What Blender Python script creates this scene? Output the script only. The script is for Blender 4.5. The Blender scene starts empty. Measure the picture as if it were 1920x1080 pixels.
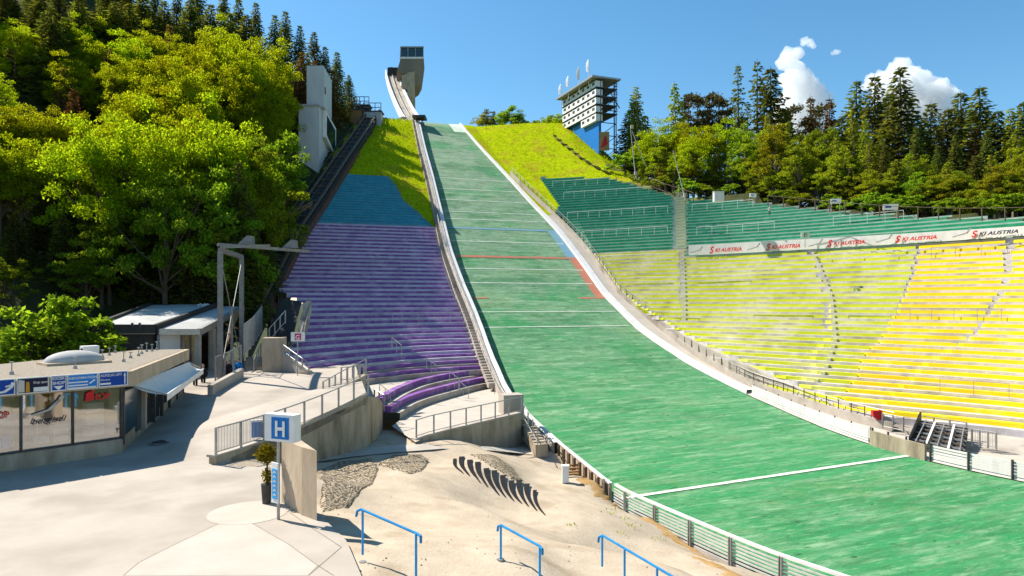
import bpy, math, random
import numpy as np
from mathutils import Vector, Matrix
random.seed(7)
S = bpy.context.scene
C = S.collection
# ------------------------------------------------------------------ survey frame: camera 6.3 m above the plaza
HC, F, CX, CY = 6.3, 1280.0, 960.0, 565.0
def P(px, py, Y): return Vector(((px-CX)/F*Y, Y, HC-(py-CY)/F*Y))
def PZ(px, py, z):
    Y = (HC-z)*F/(py-CY); return Vector(((px-CX)/F*Y, Y, z))
def pix(p): return (CX+p[0]/p[1]*F, CY-(p[2]-HC)/p[1]*F)
def interp(tab, x):
    if x <= tab[0][0]:
        a, b = tab[0], tab[1]
    elif x >= tab[-1][0]:
        a, b = tab[-2], tab[-1]
    else:
        for i in range(len(tab)-1):
            if tab[i][0] <= x <= tab[i+1][0]:
                a, b = tab[i], tab[i+1]; break
    if b[0] == a[0]: return a[1]
    return a[1]+(b[1]-a[1])*(x-a[0])/(b[0]-a[0])
def clamp(x, a=0.0, b=1.0): return max(a, min(b, x))
def smooth(x): x = clamp(x); return x*x*(3-2*x)
# ------------------------------------------------------------------ materials
def mat(name, col, col2=None, rough=.8, scale=2.0, bump=0.0, bscale=None, spec=.15, metal=0.0, detail=6, stretch=None, contrast=(.35,.65), isl=0.0, dirt=None):
    m = bpy.data.materials.new(name); m.use_nodes = True
    nt = m.node_tree; N = nt.nodes; L = nt.links
    b = N['Principled BSDF']
    b.inputs['Roughness'].default_value = rough
    b.inputs['Metallic'].default_value = metal
    b.inputs['Specular IOR Level'].default_value = spec
    g = N.new('ShaderNodeNewGeometry')
    src = g.outputs['Position']
    if stretch:
        mp = N.new('ShaderNodeMapping'); mp.inputs['Scale'].default_value = stretch
        L.new(src, mp.inputs['Vector']); src = mp.outputs['Vector']
    if col2 is None: col2 = tuple(c*.8 for c in col)
    n = N.new('ShaderNodeTexNoise'); n.inputs['Scale'].default_value = scale; n.inputs['Detail'].default_value = detail
    n.inputs['Roughness'].default_value = .65
    L.new(src, n.inputs['Vector'])
    r = N.new('ShaderNodeValToRGB')
    r.color_ramp.elements[0].position = contrast[0]; r.color_ramp.elements[1].position = contrast[1]
    r.color_ramp.elements[0].color = (*col2, 1); r.color_ramp.elements[1].color = (*col, 1)
    L.new(n.outputs['Fac'], r.inputs['Fac'])
    out = r.outputs['Color']
    if dirt:
        dcol, dscale, dlo, dhi = dirt
        n3 = N.new('ShaderNodeTexNoise'); n3.inputs['Scale'].default_value = dscale; n3.inputs['Detail'].default_value = 8
        L.new(src, n3.inputs['Vector'])
        r3 = N.new('ShaderNodeValToRGB'); r3.color_ramp.elements[0].position = dlo; r3.color_ramp.elements[1].position = dhi
        L.new(n3.outputs['Fac'], r3.inputs['Fac'])
        mx = N.new('ShaderNodeMixRGB'); mx.inputs['Color2'].default_value = (*dcol, 1)
        L.new(r3.outputs['Color'], mx.inputs['Fac']); L.new(out, mx.inputs['Color1']); out = mx.outputs['Color']
    if isl:
        hs = N.new('ShaderNodeHueSaturation')
        ma = N.new('ShaderNodeMapRange'); ma.inputs['To Min'].default_value = 1-isl; ma.inputs['To Max'].default_value = 1+isl
        L.new(g.outputs['Random Per Island'], ma.inputs['Value']); L.new(ma.outputs['Result'], hs.inputs['Value'])
        L.new(out, hs.inputs['Color']); out = hs.outputs['Color']
    L.new(out, b.inputs['Base Color'])
    if bump:
        n2 = N.new('ShaderNodeTexNoise'); n2.inputs['Scale'].default_value = bscale or scale*6; n2.inputs['Detail'].default_value = 4
        L.new(src, n2.inputs['Vector'])
        bp = N.new('ShaderNodeBump'); bp.inputs['Strength'].default_value = bump; bp.inputs['Distance'].default_value = .05
        L.new(n2.outputs['Fac'], bp.inputs['Height']); L.new(bp.outputs['Normal'], b.inputs['Normal'])
    return m
def leafmat(name, col, trans, isl=.35, mixf=.45, hue=.02):
    m = bpy.data.materials.new(name); m.use_nodes = True
    nt = m.node_tree; N = nt.nodes; L = nt.links
    for n in list(N): N.remove(n)
    o = N.new('ShaderNodeOutputMaterial'); d = N.new('ShaderNodeBsdfDiffuse'); t = N.new('ShaderNodeBsdfTranslucent'); mx = N.new('ShaderNodeMixShader')
    mx.inputs[0].default_value = mixf
    g = N.new('ShaderNodeNewGeometry'); oi = N.new('ShaderNodeObjectInfo')
    def varied(c):
        hs = N.new('ShaderNodeHueSaturation'); hs.inputs['Color'].default_value = (*c, 1)
        a = N.new('ShaderNodeMapRange'); a.inputs['To Min'].default_value = 1-isl; a.inputs['To Max'].default_value = 1+isl
        L.new(g.outputs['Random Per Island'], a.inputs['Value'])
        a2 = N.new('ShaderNodeMapRange'); a2.inputs['To Min'].default_value = .75; a2.inputs['To Max'].default_value = 1.2
        L.new(oi.outputs['Random'], a2.inputs['Value'])
        mu = N.new('ShaderNodeMath'); mu.operation = 'MULTIPLY'
        L.new(a.outputs['Result'], mu.inputs[0]); L.new(a2.outputs['Result'], mu.inputs[1]); L.new(mu.outputs[0], hs.inputs['Value'])
        a3 = N.new('ShaderNodeMapRange'); a3.inputs['To Min'].default_value = .5-hue; a3.inputs['To Max'].default_value = .5+hue
        L.new(oi.outputs['Random'], a3.inputs['Value']); L.new(a3.outputs['Result'], hs.inputs['Hue'])
        return hs.outputs['Color']
    L.new(varied(col), d.inputs['Color']); L.new(varied(trans), t.inputs['Color'])
    L.new(d.outputs[0], mx.inputs[1]); L.new(t.outputs[0], mx.inputs[2]); L.new(mx.outputs[0], o.inputs['Surface'])
    return m
M = {}
M['concrete'] = mat('concrete', (.44,.39,.33), (.33,.29,.245), scale=.8, bump=.25, bscale=14, dirt=((.17,.14,.11), .35, .52, .78))
M['concrete_wall'] = mat('weathered_concrete', (.42,.35,.26), (.27,.21,.14), scale=1.0, bump=.3, bscale=12, stretch=(1.6,1.6,.35), dirt=((.10,.075,.05), .9, .52, .8))
M['terrace'] = mat('terrace_concrete', (.58,.53,.53), (.43,.395,.4), scale=1.3, bump=.2, bscale=10, dirt=((.24,.2,.17), .5, .5, .8))
M['terrace_lilac_shade'] = mat('lilac_shade_terrace', (.60,.54,.63), (.44,.39,.48), scale=1.3, dirt=((.28,.23,.34), .5, .5, .8))  # lilac tint puts the bluish shade on these treads into the colour
M['terrace_teal'] = mat('teal_terrace', (.11,.28,.34), (.07,.2,.26), scale=1.3)
M['terrace_green_bounce'] = mat('green_bounce_terrace', (.36,.45,.38), (.25,.33,.28), scale=1.3)  # greenish cast of reflected light put into the concrete colour
M['paving'] = mat('plaza_paving', (.42,.365,.305), (.355,.31,.26), scale=.5, bump=.15, bscale=30, dirt=((.27,.23,.185), .3, .48, .74))
M['paving_light'] = mat('pale_paving', (.455,.405,.345), (.40,.355,.30), scale=.7, bump=.1, bscale=30)
M['white_paint'] = mat('white_paint', (.78,.77,.74), (.66,.65,.62), rough=.5, scale=1.5)
M['white_board'] = mat('white_board', (.72,.69,.67), (.58,.55,.52), rough=.5, scale=.8, dirt=((.4,.36,.33), .8, .55, .8))
M['steel'] = mat('galvanised_steel', (.42,.41,.39), (.3,.29,.28), rough=.45, metal=.6, scale=4)
M['darksteel'] = mat('dark_steel', (.09,.085,.08), (.05,.05,.05), rough=.5, metal=.3, scale=3)
M['brownsteel'] = mat('brown_steel', (.17,.13,.095), (.09,.07,.05), rough=.6, metal=.2, scale=3)
M['blue_paint'] = mat('blue_paint', (.015,.17,.50), (.012,.14,.42), rough=.4, scale=3)
M['sky_blue_paint'] = mat('light_blue_paint', (.05,.36,.72), (.04,.28,.6), rough=.4, scale=3)
M['railblue'] = mat('rail_blue', (.02,.24,.5), (.015,.17,.4), rough=.4, scale=3)
M['signblue'] = mat('sign_blue', (.008,.06,.33), (.007,.05,.28), rough=.35, scale=1)
M['signlight'] = mat('sign_light_blue', (.02,.22,.62), (.02,.19,.55), rough=.35, scale=1)
M['navy'] = mat('navy', (.006,.02,.14), (.006,.018,.12), rough=.35, scale=1)
M['sliver'] = mat('dark_sliver', (.03,.03,.032), (.02,.02,.022), rough=.9, scale=3, spec=0)  # even dark colour of the flat tapering shapes on the sand
M['ink'] = mat('dark_ink', (.02,.02,.045), rough=.5, scale=1)
M['red'] = mat('red_paint', (.6,.025,.03), (.5,.02,.025), rough=.45, scale=2)
M['pink'] = mat('magenta_paint', (.62,.02,.12), rough=.45, scale=2)
M['gold'] = mat('ochre_paint', (.55,.3,.03), rough=.5, scale=2)
M['purple'] = mat('purple_bench', (.25,.11,.33), (.17,.065,.25), rough=.55, scale=1.4, dirt=((.38,.28,.43), .7, .5, .78))
M['teal'] = mat('teal_bench', (.012,.27,.38), (.01,.2,.3), rough=.6, scale=1.2, dirt=((.06,.33,.42), .6, .5, .85))
M['green'] = mat('green_bench', (.015,.27,.12), (.012,.18,.085), rough=.5, scale=1.2, dirt=((.07,.33,.18), .6, .5, .85))
M['lime'] = mat('lime_bench', (.60,.61,.03), (.50,.54,.02), rough=.5, scale=.6, dirt=((.70,.66,.30), .3, .48, .75))
M['portal_grey'] = mat('portal_steel', (.24,.235,.225), (.17,.165,.16), rough=.5, metal=.3, scale=3)
M['yellow'] = mat('yellow_bench', (.84,.67,.01), (.80,.55,.01), rough=.5, scale=.35, dirt=((.85,.75,.18), .8, .55, .85))
M['amber'] = mat('amber_bench', (.84,.60,.008), (.8,.50,.008), rough=.5, scale=.35, dirt=((.85,.75,.06), .5, .5, .8))
M['grass'] = mat('meadow_grass', (.36,.42,.006), (.19,.25,.005), rough=.9, scale=1.6, bump=.9, bscale=5, detail=10, contrast=(.32,.62), dirt=((.30,.24,.02), .3, .5, .72), spec=0)
M['forest_floor'] = mat('forest_floor', (.05,.055,.015), (.025,.03,.01), rough=1, scale=.8, bump=.6, bscale=3)
M['rough_grass'] = mat('rough_grass', (.17,.17,.03), (.08,.09,.02), rough=1, scale=.8, bump=.6, bscale=3, dirt=((.2,.12,.05), .3, .45, .7))
M['sand'] = mat('pale_sand', (.48,.40,.30), (.39,.315,.23), rough=.95, scale=.9, bump=.35, bscale=9, detail=10, dirt=((.29,.215,.14), .5, .56, .78), spec=0)
M['earth'] = mat('brown_earth', (.42,.27,.12), (.3,.185,.08), rough=1, scale=1.2, bump=.5, bscale=6, spec=0)
M['glass'] = mat('dark_glass', (.02,.045,.055), (.012,.03,.04), rough=.08, spec=.8, scale=.6)
M['roofgrey'] = mat('pale_roof_membrane', (.46,.45,.43), (.38,.37,.35), rough=.8, scale=.8, bump=.1)
M['gravel'] = mat('roof_gravel', (.36,.31,.25), (.2,.17,.13), rough=1, scale=9, bump=.6, bscale=40)
M['bark'] = mat('bark', (.11,.08,.055), (.055,.04,.03), rough=1, scale=4, bump=.5, stretch=(3,3,.6))
M['palebark'] = mat('pale_bark', (.3,.24,.17), (.16,.12,.08), rough=1, scale=3, bump=.4, stretch=(3,3,.6))
M['wall_white'] = mat('white_render', (.58,.58,.58), (.48,.48,.48), rough=.8, scale=.5, stretch=(1,1,.4))
M['brownwall'] = mat('reddish_wall', (.16,.085,.06), (.1,.055,.04), rough=.9, scale=1.0, bump=.3)
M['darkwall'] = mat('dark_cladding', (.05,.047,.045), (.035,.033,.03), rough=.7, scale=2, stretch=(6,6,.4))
M['tan'] = mat('tan_concrete', (.46,.37,.27), (.36,.28,.2), rough=.85, scale=1.2, bump=.2, stretch=(1.2,1.2,.5), dirt=((.26,.17,.10), .8, .55, .85))
M['beige_tower'] = mat('tower_concrete', (.25,.205,.165), (.2,.165,.13), rough=.8, scale=.3, stretch=(1,1,.2))
M['fabric'] = mat('white_canvas', (.75,.73,.7), (.65,.63,.6), rough=.9, scale=2)
M['skin'] = mat('skin', (.5,.3,.2), rough=.6, scale=4)
M['flagcloth'] = leafmat('flag_cloth', (.85,.85,.85), (.8,.8,.8), isl=0, mixf=.5, hue=0)
M['darkcloth'] = mat('dark_cloth', (.018,.018,.025), rough=.9, scale=4)
M['bluecloth'] = mat('blue_cloth', (.02,.2,.55), rough=.9, scale=4)
M['whitecloth'] = mat('white_cloth', (.7,.7,.68), rough=.9, scale=4)
M['wood'] = mat('brown_wood', (.28,.16,.07), (.18,.1,.04), rough=.7, scale=5, stretch=(1,1,4))
M['cloud'] = bpy.data.materials.new('cloud'); M['cloud'].use_nodes = True
_n = M['cloud'].node_tree; _n.nodes.remove(_n.nodes['Principled BSDF']); _v = _n.nodes.new('ShaderNodeVolumePrincipled'); _v.inputs['Color'].default_value = (1,1,1,1); _v.inputs['Density'].default_value = .03; _v.inputs['Anisotropy'].default_value = .2
_n.links.new(_v.outputs[0], _n.nodes['Material Output'].inputs['Volume'])
M['poster'] = mat('shop_display', (.42,.36,.31), (.09,.10,.09), rough=.5, scale=1.1, detail=3, contrast=(.42,.5))
M['interior'] = mat('shop_interior', (.5,.42,.36), (.36,.28,.24), rough=.8, scale=1.2, detail=2)
M['shelf'] = mat('pale_shelf', (.6,.55,.5), rough=.7, scale=2)

def slope_mat():
    m = bpy.data.materials.new('plastic_matting'); m.use_nodes = True
    nt = m.node_tree; N = nt.nodes; L = nt.links; b = N['Principled BSDF']
    b.inputs['Roughness'].default_value = .75; b.inputs['Specular IOR Level'].default_value = .15
    uv = N.new('ShaderNodeUVMap'); uv.uv_map = 'UVMap'        # u across in m, v up the slope in m
    sep = N.new('ShaderNodeSeparateXYZ'); L.new(uv.outputs[0], sep.inputs[0])
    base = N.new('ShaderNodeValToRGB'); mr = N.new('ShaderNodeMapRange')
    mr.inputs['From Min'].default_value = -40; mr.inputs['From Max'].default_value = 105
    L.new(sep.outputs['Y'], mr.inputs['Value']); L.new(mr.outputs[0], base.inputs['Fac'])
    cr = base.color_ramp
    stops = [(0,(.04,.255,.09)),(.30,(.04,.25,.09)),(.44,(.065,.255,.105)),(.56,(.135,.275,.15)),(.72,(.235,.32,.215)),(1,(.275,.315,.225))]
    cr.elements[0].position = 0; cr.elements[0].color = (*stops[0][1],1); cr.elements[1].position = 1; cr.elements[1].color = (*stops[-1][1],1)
    for p, c in stops[1:-1]:
        e = cr.elements.new(p); e.color = (*c,1)
    def noise(sx, sy, sc, det=6, rough=.65):
        mp = N.new('ShaderNodeMapping'); mp.inputs['Scale'].default_value = (sx, sy, 1); L.new(uv.outputs[0], mp.inputs['Vector'])
        n = N.new('ShaderNodeTexNoise'); n.inputs['Scale'].default_value = sc; n.inputs['Detail'].default_value = det; n.inputs['Roughness'].default_value = rough
        L.new(mp.outputs[0], n.inputs['Vector']); return n.outputs['Fac']
    col = base.outputs['Color']
    def mix(fac, lo, hi, amt, c2, mode='MIX'):
        global _
        r = N.new('ShaderNodeMapRange'); r.inputs['From Min'].default_value = lo; r.inputs['From Max'].default_value = hi; r.inputs['To Max'].default_value = amt
        L.new(fac, r.inputs['Value'])
        x = N.new('ShaderNodeMixRGB'); x.blend_type = mode; x.inputs['Color2'].default_value = (*c2,1)
        L.new(r.outputs[0], x.inputs['Fac']); L.new(nonlocal_col[0], x.inputs['Color1']); nonlocal_col[0] = x.outputs['Color']
    nonlocal_col = [col]
    mix(noise(.35,.7,.22,5,.7), .46, .66, .55, (.22,.38,.20))      # bleached patches
    mix(noise(.3,.5,.2,8,.72), .51, .62, .7, (.02,.15,.05))      # large dark green areas at random
    mix(noise(.35,.6,.30,7,.7), .50, .64, .8, (.015,.25,.07))   # fresher green patches
    mix(noise(.5,1.0,.16,9,.75), .54, .66, .55, (.19,.25,.10))      # worn yellowish bands
    mix(noise(.22,1.0,1.1,3,.6), .50, .70, .5, (.33,.45,.30))      # broad pale combing
    mix(noise(.25,1.0,.9,3,.6), .54, .70, .6, (.04,.16,.06))
    mix(noise(.45,1.9,1.0,2,.6), .56, .72, .6, (.30,.47,.27))      # pale dashes
    mix(noise(.5,2.1,1.07,2,.6), .57, .70, .75, (.025,.16,.05))      # dark dashes
    mix(noise(1.1,4.5,1.0,2,.6), .55, .72, .45, (.28,.44,.25))
    mix(noise(1.2,4.8,1.1,2,.6), .56, .70, .6, (.03,.15,.05))
    mix(noise(.9,2.2,1.3,1,.5), .70, .76, .8, (.02,.07,.03))      # isolated dark tufts
    wv = N.new('ShaderNodeTexWave'); wv.bands_direction = 'Y'; wv.inputs['Scale'].default_value = .21; wv.inputs['Distortion'].default_value = .6; wv.inputs['Detail'].default_value = 1; L.new(uv.outputs[0], wv.inputs['Vector'])
    mix(wv.outputs['Fac'], .86, 1.0, .28, (.03,.13,.05))      # overlapping mat rows
    cb = N.new('ShaderNodeTexBrick'); cb.inputs['Scale'].default_value = 1; cb.inputs['Mortar Size'].default_value = .035; cb.inputs['Brick Width'].default_value = 3.2; cb.inputs['Row Height'].default_value = 1.5; cb.inputs['Color1'].default_value = (0,0,0,1); cb.inputs['Color2'].default_value = (.35,.35,.35,1); cb.inputs['Mortar'].default_value = (1,1,1,1); L.new(uv.outputs[0], cb.inputs['Vector'])
    mix(cb.outputs['Color'], .0, 1.0, .35, (.05,.17,.07))      # mat seams and tone steps between mats
    L.new(nonlocal_col[0], b.inputs['Base Color'])
    bp = N.new('ShaderNodeBump'); bp.inputs['Strength'].default_value = .8; bp.inputs['Distance'].default_value = .1
    L.new(noise(1.2,6,3.0,5,.7), bp.inputs['Height']); L.new(bp.outputs[0], b.inputs['Normal'])
    return m
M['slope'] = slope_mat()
def stone_mat():
    m = mat('cobble_stones', (.48,.39,.28), (.34,.27,.18), rough=.9, scale=1.5, bump=0)
    nt = m.node_tree; N = nt.nodes; L = nt.links; b = N['Principled BSDF']
    g = N.new('ShaderNodeNewGeometry'); mp = N.new('ShaderNodeMapping'); mp.inputs['Scale'].default_value = (5,8,8); mp.inputs['Rotation'].default_value = (0,0,.6)
    v = N.new('ShaderNodeTexVoronoi'); v.feature = 'DISTANCE_TO_EDGE'; L.new(g.outputs['Position'], mp.inputs['Vector']); L.new(mp.outputs[0], v.inputs['Vector']); v.inputs['Scale'].default_value = 1
    r = N.new('ShaderNodeMapRange'); r.inputs['From Max'].default_value = .12; L.new(v.outputs['Distance'], r.inputs['Value'])
    x = N.new('ShaderNodeMixRGB'); x.inputs['Color1'].default_value = (.17,.125,.08,1)
    old = b.inputs['Base Color'].links[0].from_socket; L.new(r.outputs[0], x.inputs['Fac']); L.new(old, x.inputs['Color2']); L.new(x.outputs[0], b.inputs['Base Color'])
    bp = N.new('ShaderNodeBump'); bp.inputs['Distance'].default_value = .15; L.new(r.outputs[0], bp.inputs['Height']); L.new(bp.outputs[0], b.inputs['Normal'])
    return m
M['cobble'] = stone_mat()
M['beech'] = leafmat('beech_leaves', (.15,.20,.007), (.48,.54,.008), isl=.5, mixf=.5, hue=.025)
M['beech2'] = leafmat('young_leaves', (.11,.17,.014), (.31,.40,.014), isl=.45, mixf=.48, hue=.025)
M['spruce'] = leafmat('spruce_needles', (.08,.098,.02), (.18,.19,.018), isl=.5, mixf=.4)
M['brownspruce'] = leafmat('brownish_needles', (.12,.07,.025), (.2,.115,.02), isl=.45, mixf=.35)
M['larch'] = leafmat('larch_needles', (.15,.18,.012), (.34,.36,.012), isl=.4, mixf=.45)
M['pine'] = leafmat('pine_needles', (.09,.085,.04), (.17,.15,.035), isl=.5, mixf=.35)
M['olive'] = leafmat('olive_leaves', (.17,.195,.014), (.43,.46,.014), isl=.5, mixf=.48, hue=.03)
M['topiary'] = leafmat('topiary_leaves', (.13,.12,.01), (.32,.27,.01), isl=.4, mixf=.4)
# ------------------------------------------------------------------ mesh helpers
ORG = {}
class MB:
    def __init__(s): s.v = []; s.f = []; s.uv = None
    def add(s, vs, fs):
        n = len(s.v); s.v += [tuple(p) for p in vs]; s.f += [tuple(i+n for i in f) for f in fs]; return s
    def quad(s, a, b, c, d): return s.add([a,b,c,d], [(0,1,2,3)])
    def hexa(s, lo, hi):      # two loops of n points
        n = len(lo); return s.add(list(lo)+list(hi), [tuple(range(n-1,-1,-1)), tuple(range(n,2*n))]+[(i,(i+1)%n,n+(i+1)%n,n+i) for i in range(n)])
    def box(s, c, size, r=(1,0,0), u=(0,0,1)):
        r = Vector(r).normalized(); u = Vector(u).normalized(); w = r.cross(u).normalized(); u = w.cross(r).normalized()
        c = Vector(c); a, b, h = size[0]/2, size[1]/2, size[2]/2
        lo = [c-r*a-w*b-u*h, c+r*a-w*b-u*h, c+r*a+w*b-u*h, c-r*a+w*b-u*h]
        return s.hexa([lo[0],lo[3],lo[2],lo[1]][::-1], [p+u*2*h for p in [lo[0],lo[3],lo[2],lo[1]][::-1]])
    def beam(s, p, q, w, h, up=(0,0,1)):
        p, q = Vector(p), Vector(q); d = q-p
        if d.length < 1e-6: return s
        up = Vector(up)
        if abs(d.normalized().dot(up)) > .99: up = Vector((0,1,0))
        return s.box((p+q)/2, (d.length, w, h), d, up)
    def tube(s, p, q, r, r2=None, n=6, cap=True):
        p, q = Vector(p), Vector(q); d = q-p
        if d.length < 1e-6: return s
        r2 = r if r2 is None else r2
        d.normalize(); a = d.orthogonal().normalized(); b = d.cross(a)
        c1 = [p+(a*math.cos(t)+b*math.sin(t))*r for t in [2*math.pi*i/n for i in range(n)]]
        c2 = [q+(a*math.cos(t)+b*math.sin(t))*r2 for t in [2*math.pi*i/n for i in range(n)]]
        m = len(s.v); s.v += [tuple(x) for x in c1+c2]
        s.f += [(m+i, m+(i+1)%n, m+n+(i+1)%n, m+n+i) for i in range(n)]
        if cap: s.f += [tuple(m+i for i in range(n-1,-1,-1)), tuple(m+n+i for i in range(n))]
        return s
    def path(s, pts, r, n=6):
        for a, b in zip(pts, pts[1:]): s.tube(a, b, r, n=n)
        return s
    def strip(s, A, B):       # ruled sheet between two polylines
        n = len(A); m = len(s.v); s.v += [tuple(p) for p in A]+[tuple(p) for p in B]
        s.f += [(m+i, m+i+1, m+n+i+1, m+n+i) for i in range(n-1)]; return s
    def wall(s, A, z0, z1, th, nrm=None):   # solid along polyline A; z0,z1 lists or callables by index; th thickness to the left
        n = len(A); A = [Vector((a[0],a[1],0)) for a in A]
        off = []
        for i in range(n):
            d = A[min(i+1,n-1)]-A[max(i-1,0)]; d.normalize(); off.append(Vector((-d.y, d.x, 0))*th)
        def L(h, k): return [Vector((A[i].x+off[i].x*k, A[i].y+off[i].y*k, h[i] if isinstance(h,(list,tuple)) else h)) for i in range(n)]
        a0, a1, b0, b1 = L(z0,0), L(z1,0), L(z0,1), L(z1,1)
        s.strip(a0,a1); s.strip(a1,b1); s.strip(b1,b0)
        s.quad(a0[0],a1[0],b1[0],b0[0]); s.quad(a0[-1],b0[-1],b1[-1],a1[-1]); return s
    def extrude(s, poly, d):
        d = Vector(d); poly = [Vector(p) for p in poly]; return s.hexa(poly, [p+d for p in poly])
    def build(s, name, m, parent=None, smoothed=False):
        me = bpy.data.meshes.new(name)
        o0 = ORG.get(parent.name, Vector((0,0,0))) if parent else Vector((0,0,0))
        me.from_pydata([(v[0]-o0[0], v[1]-o0[1], v[2]-o0[2]) for v in s.v], [], s.f); me.validate()
        me.materials.append(m if not isinstance(m, str) else M[m])
        if smoothed: me.polygons.foreach_set('use_smooth', [True]*len(me.polygons))
        o = bpy.data.objects.new(name, me); C.objects.link(o)
        if parent: o.parent = parent; ORG[o.name] = o0
        return o
def tag(o, label=None, cat=None, group=None, kind=None):
    if label: o['label'] = label
    if cat: o['category'] = cat
    if group: o['group'] = group
    if kind: o['kind'] = kind
    return o
def thing(name, loc, label, cat, group=None):
    o = bpy.data.objects.new(name, None); C.objects.link(o); o.location = loc; o.empty_display_size = .3
    ORG[o.name] = Vector(loc); return tag(o, label, cat, group)
def struct(o, label=None): return tag(o, label, None, None, 'structure')
def dup(root, loc, rz=0, scale=(1,1,1)):
    r = root.copy(); C.objects.link(r); r.location = loc; r.rotation_euler = (0,0,rz); r.scale = scale
    for ch in list(root.children):
        c = ch.copy(); C.objects.link(c); c.parent = r
        for g in list(ch.children):
            d = g.copy(); C.objects.link(d); d.parent = c
    return r
def lettering(name, body, O, R, U, size, m, parent, width=None, shear=0.0, lift=.02, align='LEFT', bold=0.0):
    cu = bpy.data.curves.new(name, 'FONT'); cu.body = body; cu.size = 1; cu.shear = shear; cu.align_x = align; cu.extrude = .01; cu.offset = bold
    ob = bpy.data.objects.new(name, cu); C.objects.link(ob)
    dg = bpy.context.evaluated_depsgraph_get()
    me = bpy.data.meshes.new_from_object(ob.evaluated_get(dg))
    bpy.data.objects.remove(ob)
    R = Vector(R).normalized(); U = Vector(U).normalized(); Nn = R.cross(U)
    xs = [v.co.x for v in me.vertices]; w = max(xs)-min(xs) if xs else 1
    sx = size if width is None else width/w
    o0 = ORG.get(parent.name, Vector((0,0,0))) if parent else Vector((0,0,0))
    O = Vector(O)
    for v in me.vertices:
        c = v.co; v.co = O + R*(c.x*sx) + U*(c.y*size) + Nn*(lift + c.z*.3) - o0
    me.materials.clear(); me.materials.append(M[m])
    o = bpy.data.objects.new(name, me); C.objects.link(o)
    if parent: o.parent = parent
    return o
def ordinal(i):
    T = ['','','','thirty','forty','fifty','sixty','seventy']
    if i >= 30: return T[(i+1)//10]+('th' if (i+1)%10 == 0 else '-'+ordinal((i+1)%10-1)) if (i+1)%10 else T[(i+1)//10][:-1]+'ieth'
    return ['first','second','third','fourth','fifth','sixth','seventh','eighth','ninth','tenth','eleventh','twelfth','thirteenth','fourteenth','fifteenth','sixteenth','seventeenth','eighteenth','nineteenth','twentieth','twenty-first','twenty-second','twenty-third','twenty-fourth','twenty-fifth','twenty-sixth','twenty-seventh','twenty-eighth','twenty-ninth','thirtieth','thirty-first','thirty-second','thirty-third','thirty-fourth','thirty-fifth'][i]
# ------------------------------------------------------------------ landing slope
TH = math.radians(18); CC = Vector((math.cos(TH), math.sin(TH), 0)); DD = Vector((-math.sin(TH), math.cos(TH), 0)); F0 = Vector((16.2, 38.3, 0))
PROF = [(-60,-4.2),(-40,-4.1),(-10,-3.9),(0,-3.7),(8.7,-3.3),(13,-2.85),(17.9,-2.2),(22.5,-1.3),(27.9,.1),(32,1.55),(36.4,3.35),(43.9,7.1),(51,11.3),(57.3,15.3),(65,20.2),(72,24.7),(81.7,30.6),(92,37),(97,39.9),(100.5,41.3),(104,42.1),(112,42.6),(140,43)]
def prof(v): return interp(PROF, v)
def vinv(z):
    a, b = -60, 140
    for _ in range(40):
        m = (a+b)/2
        if prof(m) < z: a = m
        else: b = m
    return (a+b)/2
def ctr(v): p = F0+DD*v; p.z = prof(v); return p
LEDGE = [(200,770),(225,785),(290,800),(340,814),(480,848),(540,870),(610,900),(670,922),(735,957),(775,997),(820,1048),(870,1110),(925,1180),(945,1240),(985,1330),(1035,1450),(1080,1590),(1200,1960),(1500,2900)]
REDGE = [(180,815),(222,850),(285,905),(345,960),(390,1000),(430,1040),(490,1085),(555,1130),(625,1200),(690,1300),(740,1400),(785,1500),(825,1600),(855,1700),(887,1830),(905,1920),(985,2320),(1080,2800)]
def solve_edge(v, tab, sgn):
    c0 = ctr(v); a, b = 0.0, 45.0
    tilt = .045*(1-smooth((v-5)/22))
    def f(w):
        p = c0+CC*(sgn*w); p.z += tilt*sgn*w
        if p.y < 2: return 1e9*sgn, p
        x, y = pix(p+Vector((0,0,1.12*(1-smooth((v-14)/22)) if sgn < 0 else 0))); return x-interp(tab, y), p
    for _ in range(40):
        m = (a+b)/2; d, p = f(m)
        if d*sgn < 0: a = m
        else: b = m
    return f((a+b)/2)[1], (a+b)/2
VS = [-26+i*1.0 for i in range(0,131)]
LE = [(v,)+solve_edge(v, LEDGE, -1) for v in VS]; RE = [(v,)+solve_edge(v, REDGE, 1) for v in VS]
def smoothw(T, sgn):
    w = [t[2] for t in T]
    for _ in range(6): w = [w[0]]+[(w[i-1]+2*w[i]+w[i+1])/4 for i in range(1,len(w)-1)]+[w[-1]]
    out = []
    for (v,p,_), ww in zip(T, w):
        if v > 101: ww = max(3.5, ww)
        tilt = .045*(1-smooth((v-5)/22)); q = ctr(v)+CC*(sgn*ww); q.z += tilt*sgn*ww; out.append((v,q,ww))
    return out
LE = smoothw(LE,-1); RE = smoothw(RE,1)
def edge(T, v):
    i = clamp((v-VS[0])/1.0, 0, len(VS)-1.001); k = int(i); f = i-k
    return T[k][1].lerp(T[k+1][1], f)
def LP(v, off=0.0, dz=0.0): p = edge(LE, v)-CC*off; p.z += dz; return p
def RP(v, off=0.0, dz=0.0): p = edge(RE, v)+CC*off; p.z += dz; return p
def sheet(name, m, grid, uvs=None, smoothed=True, parent=None):
    nr, nc = len(grid), len(grid[0]); b = MB()
    b.v = [tuple(p) for r in grid for p in r]
    b.f = [(i*nc+j, i*nc+j+1, (i+1)*nc+j+1, (i+1)*nc+j) for i in range(nr-1) for j in range(nc-1)]
    o = b.build(name, m, parent, smoothed)
    if uvs:
        ul = o.data.uv_layers.new(name='UVMap'); flat = [u for r in uvs for u in r]
        for l in o.data.loops: ul.data[l.index].uv = flat[l.vertex_index]
    return o
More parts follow.
